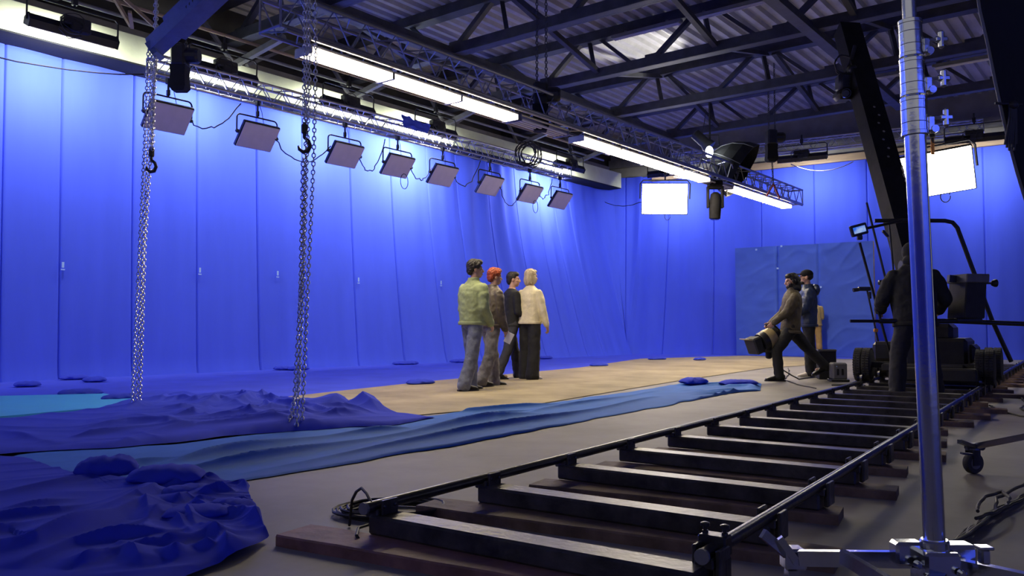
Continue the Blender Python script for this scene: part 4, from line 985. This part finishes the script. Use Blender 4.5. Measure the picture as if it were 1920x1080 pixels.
# small microphone-like device on a thin stand by the blue panel
f = G(1646, 664); f = AT(1646, 655, 14.0); f.z = 0
tp = AT(1626, 545, 14.0)
st_ = thing('slim_stand', 'slim black stand with a small camera on top before the blue panel', 'stand', V((f.x, f.y, 0)))
part('pole', MB().tube([V((f.x + .12, f.y, .02)), tp], .016, 8), M['black'], st_, True, world=True)
for a in (0, 2.1, 4.2): part('leg', MB().tube([V((f.x + .11, f.y, .30)), V((f.x + .11 + .25 * math.cos(a), f.y + .25 * math.sin(a), .012))], .011, 6), M['black'], st_, True, world=True)
mb = MB(); mb.rbox(tp + V((-.05, 0, .03)), (.22, .07, .07), .015); mb.lathe([(.03, 0), (.035, .1)], tp + V((-.14, 0, .02)), (-1, 0, -.12), 12); mb.rbox(tp + V((.04, 0, -.08)), (.05, .05, .12), .01); part('camera', mb, M['black'], st_, world=True)
part('orange_clamp', MB().rbox(tp.lerp(V((f.x + .12, f.y, .02)), .47), (.07, .05, .06), .01), M['orange'], st_, world=True)
# ---- black flag in the upper right
d = 2.6
pl = [(1826, -60), (1838, 20), (1852, 80), (1866, 150), (1880, 215), (1893, 270), (1908, 325), (1926, 385), (1975, 545), (2480, 500), (2480, 240), (2480, -60)]
fr = [AT(x, y, d + .0016 * (x - 1830)) for x, y in pl]
fl = thing('black_flag', 'large black cloth flag hanging across the upper right corner', 'flag', fr[9])
n = V((.25, -1, 0)).normalized()
part('cloth', MB().loft([[p + n * .008 for p in fr], [p - n * .008 for p in fr]]), M['flag'], fl, world=True)
part('edge_rod', MB().tube([p for p in fr[:8]], .006, 8), M['greysteel'], fl, True, world=True)
mb = MB(); c = AT(1893, 200, 2.68)
for k in range(7): mb.tube(jit([c + V((.003 * k - .01, -.02, 0)), c + V((.004 * k - .015, -.02, -.05)), c + V((.006 * k - .03, -.02, -.13 - .01 * (k % 3)))], .004, k), .004, 5)
mb.ell(c + V((0, -.02, .0)), (.018, .012, .014)); mb.tube([c + V((-.06, -.02, .006)), c + V((.03, -.02, .002))], .004, 6)
part('tie_cord', mb, M['cable'], fl, True, world=True)
# orange strap and hanging white tag beside the stand
mb = MB(); mb.bar(AT(1748, 245, 12.5), AT(1749, 290, 12.5), .05, .015); solo('ratchet_strap', mb, M['orange'], 'short orange strap hanging above the bright panel right of the stand', 'strap')
# ================================================================ people
def remesh(o, vox, smooth=2, disp=0, dsize=.08, seed=0):
    m = o.modifiers.new('weld', 'REMESH'); m.mode = 'VOXEL'; m.voxel_size = vox; m.use_smooth_shade = True
    if smooth:
        s = o.modifiers.new('soft', 'SMOOTH'); s.iterations = smooth; s.factor = .5
    if disp:
        t = bpy.data.textures.new('crease', 'CLOUDS'); t.noise_scale = dsize; t.noise_depth = 2
        d = o.modifiers.new('crease', 'DISPLACE'); d.texture = t; d.strength = disp; d.mid_level = .5; d.texture_coords = 'LOCAL'
        s = o.modifiers.new('soft2', 'SMOOTH'); s.iterations = 1; s.factor = .5
def rot(ax, a): return Matrix.Rotation(math.radians(a), 3, ax)
SK = {}
def cloth_mat(name, col, rough=.85, var=.12, bump=.25, bs=18, **k): return mat(name, col, rough, 0, var, 9, bump, bs, **k)
class Fig: pass
def person(label, loc, head_dir, H=1.76, lean=2, pelvis_yaw=0, chest_yaw=0, head_yaw=0, head_pitch=0,
           legs=((4, 4, 3, 0), (-8, 10, 3, 0)), arms=((4, 8, 8, 0), (4, 8, 8, 0)), skin=None, build=1.0, hands=(25, 25), foot_pitch=(0, 0), z0=0.0):
    # head_dir: heading in degrees, 0 = away from the viewpoint, positive = to the right. sides: index 0 = left, 1 = right
    k = H / 1.76
    f = Fig(); f.k = k; f.b = build
    root = thing('person', label, 'person', (loc[0], loc[1], z0), (0, 0, math.radians(-head_dir))); f.root = root
    f.P = V((0, 0, .93 * k))
    sp = rot('X', -lean); f.sp = sp
    f.cr = rot('Z', -chest_yaw) @ sp
    at = lambda h, x=0, y=0: f.P + f.cr @ V((x, y, h * k))
    f.at = at
    f.sh = [at(.452, -.172 * build, -.005), at(.452, .172 * build, -.005)]
    f.neck = at(.565, 0, .0)
    f.hip = [f.P + rot('Z', -pelvis_yaw) @ V((sx * .088 * k, 0, -.02 * k)) for sx in (-1, 1)]
    f.knee = []; f.ank = []; f.fdir = []
    for i in (0, 1):
        th, kn, ab, tw = legs[i]; sx = (-1, 1)[i]
        R1 = rot('Z', -tw) @ rot('Y', -sx * ab) @ rot('X', th)
        kd = R1 @ V((0, 0, -1)); 
        f.knee.append(f.hip[i] + kd * .435 * k)
        R2 = rot('Z', -tw) @ rot('Y', -sx * ab * .5) @ rot('X', th - kn)
        f.ank.append(f.knee[i] + (R2 @ V((0, 0, -1))) * .40 * k)
        f.fdir.append(rot('Z', -tw))
    low = min(a.z - .085 * k for a in f.ank); dz = V((0, 0, -low))
    for lst in (f.hip, f.knee, f.ank, f.sh): 
        for q in lst: q += dz
    f.P += dz; f.neck += dz
    f.elb = []; f.wr = []; f.hd = []; f.hn = []
    for i in (0, 1):
        sw, ab, el, inn = arms[i]; sx = (-1, 1)[i]
        R1 = f.cr @ rot('Z', -sx * -inn * .3) @ rot('Y', -sx * ab) @ rot('X', sw)
        e = f.sh[i] + (R1 @ V((0, 0, -1))) * .275 * k; f.elb.append(e)
        R2 = f.cr @ rot('Z', sx * inn) @ rot('Y', -sx * ab * .6) @ rot('X', sw + el)
        d = R2 @ V((0, 0, -1)); f.wr.append(e + d * .25 * k); f.hd.append(d); f.hn.append(R2)
    f.hr = rot('Z', -head_yaw) @ rot('X', head_pitch)
    f.hc = f.neck + f.sp @ V((0, .012, .145 * k)) + V((0, .01, 0))
    hk = k * 1.0; f.hk = hk
    # ---- body: one continuous surface
    mb = MB()
    ring = lambda h, hw, hd, yo=0, n=20: [f.at(h, hw * math.cos(2 * PI * j / n) * build, yo + hd * math.sin(2 * PI * j / n)) for j in range(n)]
    mb.loft([ring(-.10, .06, .05), ring(-.06, .13, .09), ring(.02, .155, .105), ring(.16, .135, .09), ring(.34, .16, .11), ring(.43, .165, .10), ring(.48, .15, .085), ring(.525, .095, .065), ring(.57, .06, .058), ring(.585, .02, .02)])
    mb.cap(f.neck + V((0, -.005, -.05)), f.hc + V((0, -.008, -.03)), .056 * k, .052 * k)
    for i in (0, 1):
        mb.cap(f.hip[i], f.knee[i], .078 * k, .052 * k); mb.cap(f.knee[i], f.ank[i], .05 * k, .036 * k)
        fd = f.fdir[i] @ V((0, 1, 0)); a = f.ank[i]; mb.cap(a + V((0, 0, -.035 * k)) - fd * .03, a + fd * .14 * k + V((0, 0, -.055 * k)), .036 * k, .026 * k)
        mb.cap(f.sh[i], f.elb[i], .050 * k, .040 * k); mb.cap(f.elb[i], f.wr[i], .038 * k, .027 * k)
        hand(mb, f, i, hands[i])
    hx = lambda x, y, z: f.hc + f.hr @ (V((x, y, z)) * hk)
    mb.ell(hx(0, -.012, .028), (.073 * hk, .092 * hk, .092 * hk), f.hr, 18, 12)
    mb.ell(hx(0, .022, -.035), (.060 * hk, .070 * hk, .082 * hk), f.hr, 16, 10)
    mb.ell(hx(0, .058, -.088), (.028 * hk, .026 * hk, .024 * hk), f.hr, 12, 8)
    mb.cap(hx(0, .085, .018), hx(0, .107, -.026), .011 * hk, .016 * hk, 10); mb.cap(hx(-.014, .092, -.032), hx(.014, .092, -.032), .010 * hk, .010 * hk, 8)
    mb.cap(hx(-.036, .076, .030), hx(.036, .076, .030), .015 * hk, .015 * hk, 10)
    for sx in (-1, 1):
        mb.cap(hx(sx * .040, .068, -.012), hx(sx * .050, .045, -.02), .018 * hk, .018 * hk, 8)
        mb.ell(hx(sx * .074, -.012, -.004), (.011 * hk, .020 * hk, .032 * hk), f.hr, 10, 8)
    mb.cap(hx(-.018, .088, -.058), hx(.018, .088, -.058), .009 * hk, .009 * hk, 8); mb.cap(hx(-.015, .087, -.071), hx(.015, .087, -.071), .009 * hk, .009 * hk, 8)
    bo = part('body', mb, skin or M['skin'], root, True); remesh(bo, .0075, 2)
    f.body = bo
    for sx in (-1, 1):
        e = MB().ell(hx(sx * .030, .080, .008), (.011 * hk, .009 * hk, .008 * hk), f.hr, 10, 8); part('eye', e, EYE, bo, True)
    part('mouth', MB().cap(hx(-.019, .0945, -.0645), hx(.019, .0945, -.0645), .0032, .0032, 6), LIP, bo, True)
    f.hx = hx
    return f
EYE = mat('eye_dark', (.03, .02, .015), .2); LIP = mat('lip_line', (.22, .08, .07), .5)
def hand(mb, f, i, curl):
    k = f.k; w = f.wr[i]; d = f.hd[i].normalized(); sx = (-1, 1)[i]
    R2 = f.hn[i]; fw = (R2 @ V((0, 1, 0))); fw = (fw - d * fw.dot(d)).normalized(); pn = d.cross(fw) * 1.0   # thumb side = forward
    inn = R2 @ V((-sx, 0, 0))                                                     # palm faces the body
    inn = (inn - d * inn.dot(d) - fw * inn.dot(fw)).normalized()
    c = w + d * .05 * k
    mb.ell(c, (.016 * k, .042 * k, .052 * k), frame(inn, fw, d), 12, 8); mb.cap(w - d * .01, w + d * .03 * k, .024 * k, .020 * k, 10)
    for j, (off, ln) in enumerate(((.030, .072), (.010, .080), (-.010, .075), (-.028, .060))):
        p = w + d * (.088 - .004 * abs(j - 1)) * k + fw * off * k; a = math.radians(curl + 5 * j); q = p; an = a * .6; r = .0088 * k
        for s in range(3):
            dd = d * math.cos(an) + inn * math.sin(an); n = q + dd * ln * (.45, .30, .25)[s] * k; mb.cap(q, n, r, r * .92, 8); q = n; r *= .92; an += a
    p = w + d * .030 * k + fw * .032 * k; d1 = (d * .7 + fw * .6 + inn * .25).normalized(); q = p + d1 * .036 * k; d2 = (d * .9 + fw * .25 + inn * .35).normalized()
    mb.cap(p, q, .012 * k, .010 * k, 8); mb.cap(q, q + d2 * .032 * k, .010 * k, .0085 * k, 8)
def jacket(f, name, m, rings, sleeve=(.074, .060, .050), slen=1.0, collar=None, disp=.016, hem=True, label=None, vox=.011, dsize=.07, cuffs=True):
    k, b = f.k, f.b; mb = MB(); n = 24
    dz = V((0, 0, 0)); base = f.P
    at = lambda h, x=0, y=0: base + f.cr @ V((x, y, h * k))
    def rg(h, hw, hd, yo=0):
        out = []
        for j in range(n):
            c, s = math.cos(2 * PI * j / n), math.sin(2 * PI * j / n)
            out.append(at(h, hw * b * math.copysign(abs(c) ** .85, c), yo + hd * math.copysign(abs(s) ** .85, s)))
        return out
    mb.loft([rg(*r) for r in rings])
    for i in (0, 1):
        s = f.sh[i]; e = f.elb[i]; w = e.lerp(f.wr[i], slen)
        mb.cap(s, s.lerp(e, .35), sleeve[0] * .88 * k, sleeve[0] * k, 14); mb.cap(s.lerp(e, .35), e, sleeve[0] * k, sleeve[1] * k, 14); mb.cap(e, w, sleeve[1] * k, sleeve[2] * k, 14)
        if cuffs: mb.cap(w - f.hd[i] * .02, w + f.hd[i] * .012, sleeve[2] * k * 1.04, sleeve[2] * k * .95, 14)
    if collar:
        r, h0, h1 = collar
        mb.loft([[at(hh, r * q * math.cos(2 * PI * j / n), .0 + r * q * math.sin(2 * PI * j / n)) for j in range(n)] for hh, q in ((h0, 1.15), ((h0 + h1) / 2, 1.0), (h1, .98))])
    o = part(name, mb, m, f.root, True, label=label); remesh(o, vox, 2, disp, dsize)
    if hem:
        r0 = rings[0]; r1 = rings[1]; h0 = r0[0] - .012; B_ = MB(); g = .010
        B_.loft([rg(h0 + dh, r1[1] + g + e, r1[2] + g + e) for dh, e in ((0, -.012), (.004, -.002), (.02, .001), (.036, .001), (.046, -.004), (.048, -.02))], True, True)
        part('hem_band', B_, m, o, True)
    return o
def trousers(f, m, th=.098, kn=.078, an=.078, disp=.022, dsize=.09, hemz=.055, label=None, waist=.16, name='trousers'):
    k = f.k; mb = MB(); n = 20
    base = f.P; R_ = f.sp
    rg = lambda h, hw, hd, yo=0: [base + V((hw * f.b * math.cos(2 * PI * j / n), yo + hd * math.sin(2 * PI * j / n), h * k)) for j in range(n)]
    mb.loft([rg(-.12, .08, .07), rg(-.08, .150, .105, -.005), rg(.0, waist + .012, .116, -.006), rg(.07, waist - .01, .098), rg(.13, waist - .03, .085)])
    for i in (0, 1):
        a = f.ank[i]; d = (a - f.knee[i]).normalized(); end = a + d * (.085 * k - hemz - .02)
        mb.cap(f.hip[i] + V((0, -.005, 0)), f.knee[i], th * k, kn * k, 16); mb.cap(f.knee[i], end, kn * k, an * k, 16); mb.cap(a, end, an * k * .98, an * k * 1.05, 16)
    o = part(name, mb, m, f.root, True, label=label); remesh(o, .011, 2, disp, dsize); return o
def shoes(f, m, sole=None, big=1.0):
    k = f.k * big
    for i in (0, 1):
        a = f.ank[i]; fd = f.fdir[i] @ V((0, 1, 0)); fd.z = 0; fd.normalize(); rt = fd.cross(V((0, 0, 1)))
        c0 = V((a.x, a.y, a.z - .085 * f.k))
        lift = c0.z > .03
        up = V((0, 0, 1))
        if lift: 
            fd = (fd + V((0, 0, -.35))).normalized(); up = rt.cross(fd)
        prof = [(-.085, .030, .03, .085), (-.07, .040, .0, .095), (-.02, .042, .0, .10), (.05, .043, .0, .085), (.11, .050, .0, .062), (.16, .050, .0, .05), (.195, .036, .004, .035), (.208, .016, .01, .025)]
        mb = MB(); rings = []
        for y, hw, zl, zh in prof:
            rings.append([c0 + fd * y * k + rt * hw * k * math.cos(t) + up * ((zl + zh) / 2 + (zh - zl) / 2 * math.sin(t) + .012) * k for t in [2 * PI * j / 14 for j in range(14)]])
        mb.loft(rings); mb.cap(c0 + up * .06 * k - fd * .02, a + V((0, 0, .03)), .046 * k, .044 * k)
        sh = part('shoe', mb, m, f.root, True); remesh(sh, .008, 2)
        mb = MB(); lo = [(-.09, .03), (-.07, .044), (0, .045), (.06, .046), (.12, .053), (.17, .052), (.205, .034), (.215, .01)]
        pl = [(x, y) for y, x in lo] + [(-x, y) for y, x in reversed(lo)]
        mb.loft([[c0 + rt * x * k + fd * y * k + up * z * k for x, y in pl] for z in (.0, .022)])
        part('sole', mb, sole or M['black'], sh)
def hair(f, m, blobs, disp=.012, dsize=.02, label=None, name='hair', vox=.008):
    mb = MB()
    for (x, y, z), (a, b, c) in blobs: mb.ell(f.hx(x, y, z), (a * f.hk, b * f.hk, c * f.hk), f.hr, 18, 12)
    o = part(name, mb, m, f.body if name == 'hair' else f.root, True, label=label); remesh(o, vox, 1, disp, dsize); return o
SHORT = [((0, -.028, .045), (.083, .096, .094)), ((0, .02, .088), (.070, .075, .048)), ((0, -.07, -.01), (.070, .048, .075))]
CURLY = [((0, -.026, .055), (.092, .102, .100)), ((0, .035, .100), (.074, .070, .046)), ((0, -.075, .0), (.074, .050, .075)), ((-.06, .02, .06), (.034, .05, .05)), ((.06, .02, .06), (.034, .05, .05))]
BOB = [((0, -.022, .045), (.092, .104, .100)), ((-.066, -.015, -.03), (.030, .070, .100)), ((.066, -.015, -.03), (.030, .070, .100)), ((0, -.080, -.04), (.080, .048, .105)), ((0, .035, .095), (.066, .064, .036))]
BOMBER = [(-.03, .18, .142), (-.01, .195, .150), (.04, .192, .150), (.08, .198, .148), (.20, .205, .155), (.34, .208, .150), (.43, .205, .140), (.485, .185, .115), (.525, .135, .09), (.555, .09, .078), (.575, .07, .068)]
SWEAT = [(-.03, .182, .142), (.0, .192, .150), (.05, .192, .142), (.20, .188, .140), (.34, .190, .140), (.43, .190, .13), (.485, .175, .108), (.53, .12, .085), (.565, .07, .065)]
COAT = [(-.10, .175, .125), (-.06, .195, .145), (.04, .192, .142), (.20, .195, .145), (.34, .205, .150), (.43, .205, .142), (.49, .185, .12), (.535, .135, .10), (.58, .09, .085)]
TEE = [(-.06, .165, .115), (-.02, .172, .122), (.20, .165, .120), (.34, .180, .130), (.44, .185, .122), (.50, .178, .102), (.54, .10, .078), (.565, .066, .062)]
denim = cloth_mat('faded_denim', (.17, .19, .25), var=.3); denim2 = cloth_mat('grey_denim', (.19, .18, .17), var=.35); dkpants = cloth_mat('charcoal_trousers', (.035, .035, .042)); blk = cloth_mat('black_cloth', (.012, .012, .013))
green = cloth_mat('pale_green_denim', (.31, .36, .17), var=.14); brown = cloth_mat('brown_satin', (.085, .066, .045), .5, .2); cream = cloth_mat('cream_knit', (.74, .66, .42), bump=.3, bs=70)
olive = cloth_mat('dark_olive_canvas', (.085, .066, .035), .7, .2); navy = cloth_mat('navy_puffer', (.02, .035, .085), .45); beige = cloth_mat('beige_cloth', (.30, .22, .10))
hdark = mat('dark_brown_hair', (.018, .013, .010), .55, bump=.5, bs=60); hred = mat('copper_hair', (.33, .060, .016), .5, 0, .35, 30, .5, 60); hblond = mat('blonde_hair', (.50, .37, .19), .5, 0, .4, 22, .4, 50, stretch=(1, 1, .25), col2=(.66, .55, .36)); hblk = mat('black_hair', (.010, .009, .008), .5, bump=.4, bs=60)
leather = mat('black_leather_shoe', (.012, .011, .010), .4); dleather = mat('dark_shoe', (.022, .018, .015), .5); wshoe = mat('white_trainer', (.55, .5, .45), .6)
def put(px_, py_): g = G(px_, py_); return (g.x, g.y)
# 1 green jacket
f = person('man in pale green denim jacket and faded jeans walking, first of four', put(886, 734), 52, 1.71, lean=2, chest_yaw=-12, head_yaw=24, head_pitch=2, legs=((9, 10, 3, -6), (-10, 8, 3, 8)), arms=((6, 8, 14, 10), (-4, 10, 42, 14)), build=.98)
jacket(f, 'jacket', green, BOMBER, (.083, .070, .060), .93, (.078, .53, .60), .022)
trousers(f, denim, .105, .088, .092, .030); shoes(f, dleather); hair(f, hdark, CURLY, .022, .018)
# 2 red hair
f = person('red-haired man in brown bomber jacket and grey jeans holding folded paper', put(920, 726), 56, 1.66, lean=4, chest_yaw=4, head_yaw=10, head_pitch=0, legs=((13, 8, 3, 4), (-10, 14, 3, 0)), arms=((4, 8, 20, 8), (8, 6, 12, 2)))
jacket(f, 'jacket', brown, BOMBER, (.082, .070, .056), .95, (.078, .53, .595), .024)
trousers(f, denim2, .105, .092, .092, .034); shoes(f, leather); hair(f, hred, CURLY, .020, .016)
pw = f.root.matrix_basis @ (f.wr[1] + f.hd[1] * .10)
bpy.context.view_layer.update()
RED = f
# 3 dark tee
f = person('dark-haired man in black sweater and charcoal trousers walking behind the blonde person', put(958, 712), 62, 1.73, lean=2, chest_yaw=0, head_yaw=24, head_pitch=0, legs=((16, 6, 3, 4), (-16, 10, 3, 0)), arms=((2, 8, 60, 10), (2, 8, 60, 10)))
jacket(f, 'sweater', blk, TEE, (.070, .058, .050), .8, None, .014, cuffs=False)
trousers(f, dkpants, .098, .078, .076, .026); shoes(f, leather); hair(f, hdark, SHORT, .008, .02)
# 4 blonde
f = person('blonde person in cream sweater and wide black trousers seen from behind', put(994, 713), 38, 1.74, lean=1, chest_yaw=0, head_yaw=20, head_pitch=0, legs=((3, 3, 2, 4), (-3, 4, 2, 8)), arms=((2, 8, 40, 12), (6, 13, 10, 4)), build=.96)
jacket(f, 'sweater', cream, SWEAT, (.074, .064, .052), .95, (.068, .53, .575), .016)
trousers(f, blk, .108, .10, .11, .022); shoes(f, wshoe, M['sole']); hair(f, hblond, BOB, .010, .03)
# folded paper in the red-haired man's hand
Mr = Matrix.Rotation(math.radians(-56), 3, 'Z'); pw = Mr @ (RED.wr[1] + RED.hd[1] * .12 + V((-.0, .03, 0))) + V(RED.root.location)
mb = MB(); mb.rbox(pw + V((.0, -.02, -.01)), (.10, .006, .15), .002, Matrix.Rotation(.45, 3, 'Y')); mb.rbox(pw + V((.0, -.026, -.012)), (.098, .003, .147), .001, Matrix.Rotation(.47, 3, 'Y'))
solo('folded_paper', mb, mat('white_paper', (.75, .74, .74), .8), 'folded white paper in the hand of the man in the brown bomber jacket', 'paper')
# 5 lamp man in olive jacket, lunging to the left
f = person('bearded man in dark olive jacket lunging left with a film lamp', put(1484, 714), -84, 1.74, lean=-4, chest_yaw=0, head_yaw=-6, head_pitch=-7, legs=((18, 24, 3, 0), (22, 22, 3, 0)) if False else ((34, 38, 4, 0), (-40, 4, 4, 0)), arms=((26, 6, 20, 2), (20, 8, 26, 4)), hands=(60, 60))
jacket(f, 'jacket', olive, COAT, (.085, .072, .056), .93, (.085, .53, .61), .022)
trousers(f, blk, .112, .085, .072, .020); shoes(f, leather, big=1.05)
hair(f, hblk, SHORT + [((0, .062, -.085), (.048, .040, .04)), ((-.05, .03, -.06), (.02, .05, .04)), ((.05, .03, -.06), (.02, .05, .04)), ((0, -.10, .02), (.05, .05, .05))], .008, .02)
mb = MB(); mb.ell(f.hx(0, -.035, -.115), (.105, .105, .075), f.hr, 16, 10); mb.ell(f.hx(0, -.085, -.06), (.085, .06, .08), f.hr, 16, 10); o = part('hood', mb, blk, f.root, True); remesh(o, .01, 2, .012, .05)
for sx in (-1, 1): part('headset', MB().ell(f.hx(sx * .085, -.01, .0), (.018, .032, .036), f.hr, 12, 8), M['black'], f.root, True)
# film lamp held by him
hw = Matrix.Rotation(math.radians(84), 3, 'Z'); hp = hw @ ((f.wr[0] + f.wr[1]) / 2 + (f.hd[0] + f.hd[1]) / 2 * .08) + V(f.root.location)
dL = hp.y - .02
lc = AT(1436, 638, dL)
fl = thing('film_lamp', 'heavy round film lamp with square front carried low by the man in olive jacket', 'film lamp', lc)
ax = V((-.80, -.25, -.32)).normalized()
part('body', MB().lathe([(.10, -.20), (.155, -.18), (.165, -.05), (.165, .10), (.15, .14), (.10, .15)], lc + V((.02, 0, .0)), ax, 26), M['black'], fl, True, world=True)
part('brass_band', MB().lathe([(.168, -.10), (.172, -.09), (.172, .03), (.168, .04)], lc + V((.02, 0, .0)), ax, 26), mat('worn_brass', (.45, .36, .18), .45, .5, .25, 9), fl, True, world=True)
x = ax.cross(V((0, 0, 1))).normalized(); y = x.cross(ax)
part('front_box', MB().rbox(lc + ax * .22, (.28, .26, .15), .02, frame(x, y, ax)), M['blackrough'], fl, world=True)
part('barn_door', MB().bar(lc + ax * .30 + y * .12, lc + ax * .36 + y * .16, .26, .01, (0, 0, 1)), mat('pale_barn_door', (.45, .38, .24), .6), fl, world=True)
mb = MB().tube([lc - ax * .14 + x * .0 + y * .15, hp + V((-.05, 0, .02)), hp + V((.08, 0, .03)), lc - ax * .22 + V((.06, 0, .05))], .018, 8); part('handle', mb, M['black'], fl, True, world=True)
mb = MB(); mb.rbox(lc + V((.08, 0, -.13)), (.32, .2, .12), .03); mb.rbox(lc + V((.04, 0, -.23)), (.08, .1, .12), .02); part('yoke', mb, M['blackrough'], fl, world=True)
e = lc + V((.22, .05, -.12)); gnd = G(1500, 708)
part('lead', MB().tube([e, e + V((.02, 0, -.15)), e + V((.06, 0, -.35)), V((e.x + .2, e.y + .02, .08)), V((e.x + .34, e.y + .1, .015)), gnd + V((.25, 0, .012))], .010, 6), M['cable'], fl, True, world=True)
# 6 cap man
f = person('man in navy puffer jacket and black cap behind the lamp carrier', put(1517, 707), -80, 1.79, lean=0, chest_yaw=0, head_yaw=8, head_pitch=0, legs=((2, 4, 3, 0), (-6, 5, 3, 0)), arms=((18, 6, 40, 8), (10, 8, 40, 8)))
jacket(f, 'puffer_jacket', navy, COAT, (.098, .088, .064), .95, (.09, .53, .60), .030, dsize=.10)
mb = MB(); mb.ell(f.at(.50, 0, -.13) , (.13, .07, .10), f.cr, 16, 10); o = part('hood', mb, navy, f.root, True); remesh(o, .01, 2, .02, .06)
trousers(f, blk, .10, .08, .075, .02); shoes(f, wshoe, M['sole']); hair(f, hblk, [((0, -.03, .02), (.078, .088, .075)), ((0, .055, -.085), (.05, .042, .04))], .006, .02)
mb = MB(); mb.ell(f.hx(0, -.012, .055), (.088 * f.hk, .105 * f.hk, .078 * f.hk), f.hr, 20, 12); mb.ell(f.hx(0, .115, .055), (.066, .075, .010), f.hr @ rot('X', -6), 18, 6); o = part('cap', mb, M['flag'], f.root, True); remesh(o, .007, 2)
# 7 person in beige, far behind
f = person('person in beige clothes mostly hidden behind the man in the black cap', put(1528, 671), 20, 1.70, lean=1, legs=((4, 4, 3, 0), (-4, 4, 3, 0)), arms=((6, 6, 30, 10), (6, 6, 70, 26)), hands=(40, 40))
jacket(f, 'shirt', beige, SWEAT, (.074, .062, .05), .85, None, .016); trousers(f, cloth_mat('tan_trousers', (.30, .19, .07)), .10, .084, .082, .024); shoes(f, dleather); hair(f, hdark, SHORT, .008, .02)
# 8 operator
f = person('crew person in black hooded jacket seen from behind by the crane', (lambda q: (q.x, q.y))(R(7.28, .64, 0)), 14, 1.82, lean=7, chest_yaw=0, head_yaw=10, head_pitch=-16, legs=((-6, 8, 15, -6), (6, 6, 10, 6)), arms=((8, 26, 60, 8), (8, 26, 60, 8)), build=1.2)
jacket(f, 'jacket', blk, COAT, (.098, .084, .066), .95, (.095, .52, .62), .028, dsize=.09)
trousers(f, cloth_mat('black_work_trousers', (.016, .016, .018)), .112, .092, .088, .026); shoes(f, leather)
hair(f, blk, [((0, -.02, .02), (.105, .115, .120)), ((0, -.04, -.09), (.10, .09, .07))], .010, .05, name='hood')
# ================================================================ light
w = bpy.data.worlds.new('world'); SC.world = w; w.use_nodes = True
bg = w.node_tree.nodes['Background']; bg.inputs[0].default_value = (.44, .43, .46, 1); bg.inputs[1].default_value = .72
PWR = [160, 150, 112, 98, 98, 122, 200, 165]  # first two belong to the added out-of-view lamps
for i, s in enumerate(cys):
    o, l = area('curtain_lamp_light', L(s, 12.68, 5.14), 0, 1.15, .26, PWR[i], (1, 1, 1), 168); aim(o, (-NX * .86 + V((0, 0, -.50))), UX)
for w_ in (2.5, 6.3, 10.4):
    o, l = area('curtain_lamp_light', B(w_, 1.40, 5.3), 0, 1.15, .26, 70, (1, 1, 1)); aim(o, (-NB * .60 + V((0, 0, -.80))), BX)
for s in (-5, -1, 3, 8):
    o, l = area('curtain_lamp_light', L(s, -11.42, 4.96), 0, 1.15, .26, 120, (1, 1, 1)); aim(o, (NX * .62 + V((0, 0, -.78))), UX)  # light of the added right-hand lamps, blue fill for the hall
# soft glow of the tube lamps
for s in lit_s:
    o, l = area('tube_lamp_light', L(s, TT, ZT - .015), 0, 1.1, .26, 36, (1.0, .85, .62)); aim(o, (0, 0, -1), UX)
l = bpy.data.lights.new('bare_bulb_light', 'SPOT'); l.energy = 420; l.color = (1, .95, .8); l.spot_size = math.radians(44); l.spot_blend = .5; l.shadow_soft_size = .08
o = bpy.data.objects.new('bare_bulb_light', l); COL.objects.link(o); o.location = AT(1328, 272, 17.5); aim(o, AT(1205, 85, 17.8) - V(o.location), (1, 0, 0))
SC.view_settings.view_transform = 'Standard'; SC.view_settings.look = 'None'; SC.view_settings.gamma = 1; SC.view_settings.exposure = 0.12
SC.cycles.use_denoising = True
try: SC.cycles.denoiser = 'OPENIMAGEDENOISE'
except Exception: pass
SC.cycles.max_bounces = 6; SC.cycles.diffuse_bounces = 4; SC.cycles.sample_clamp_indirect = 4
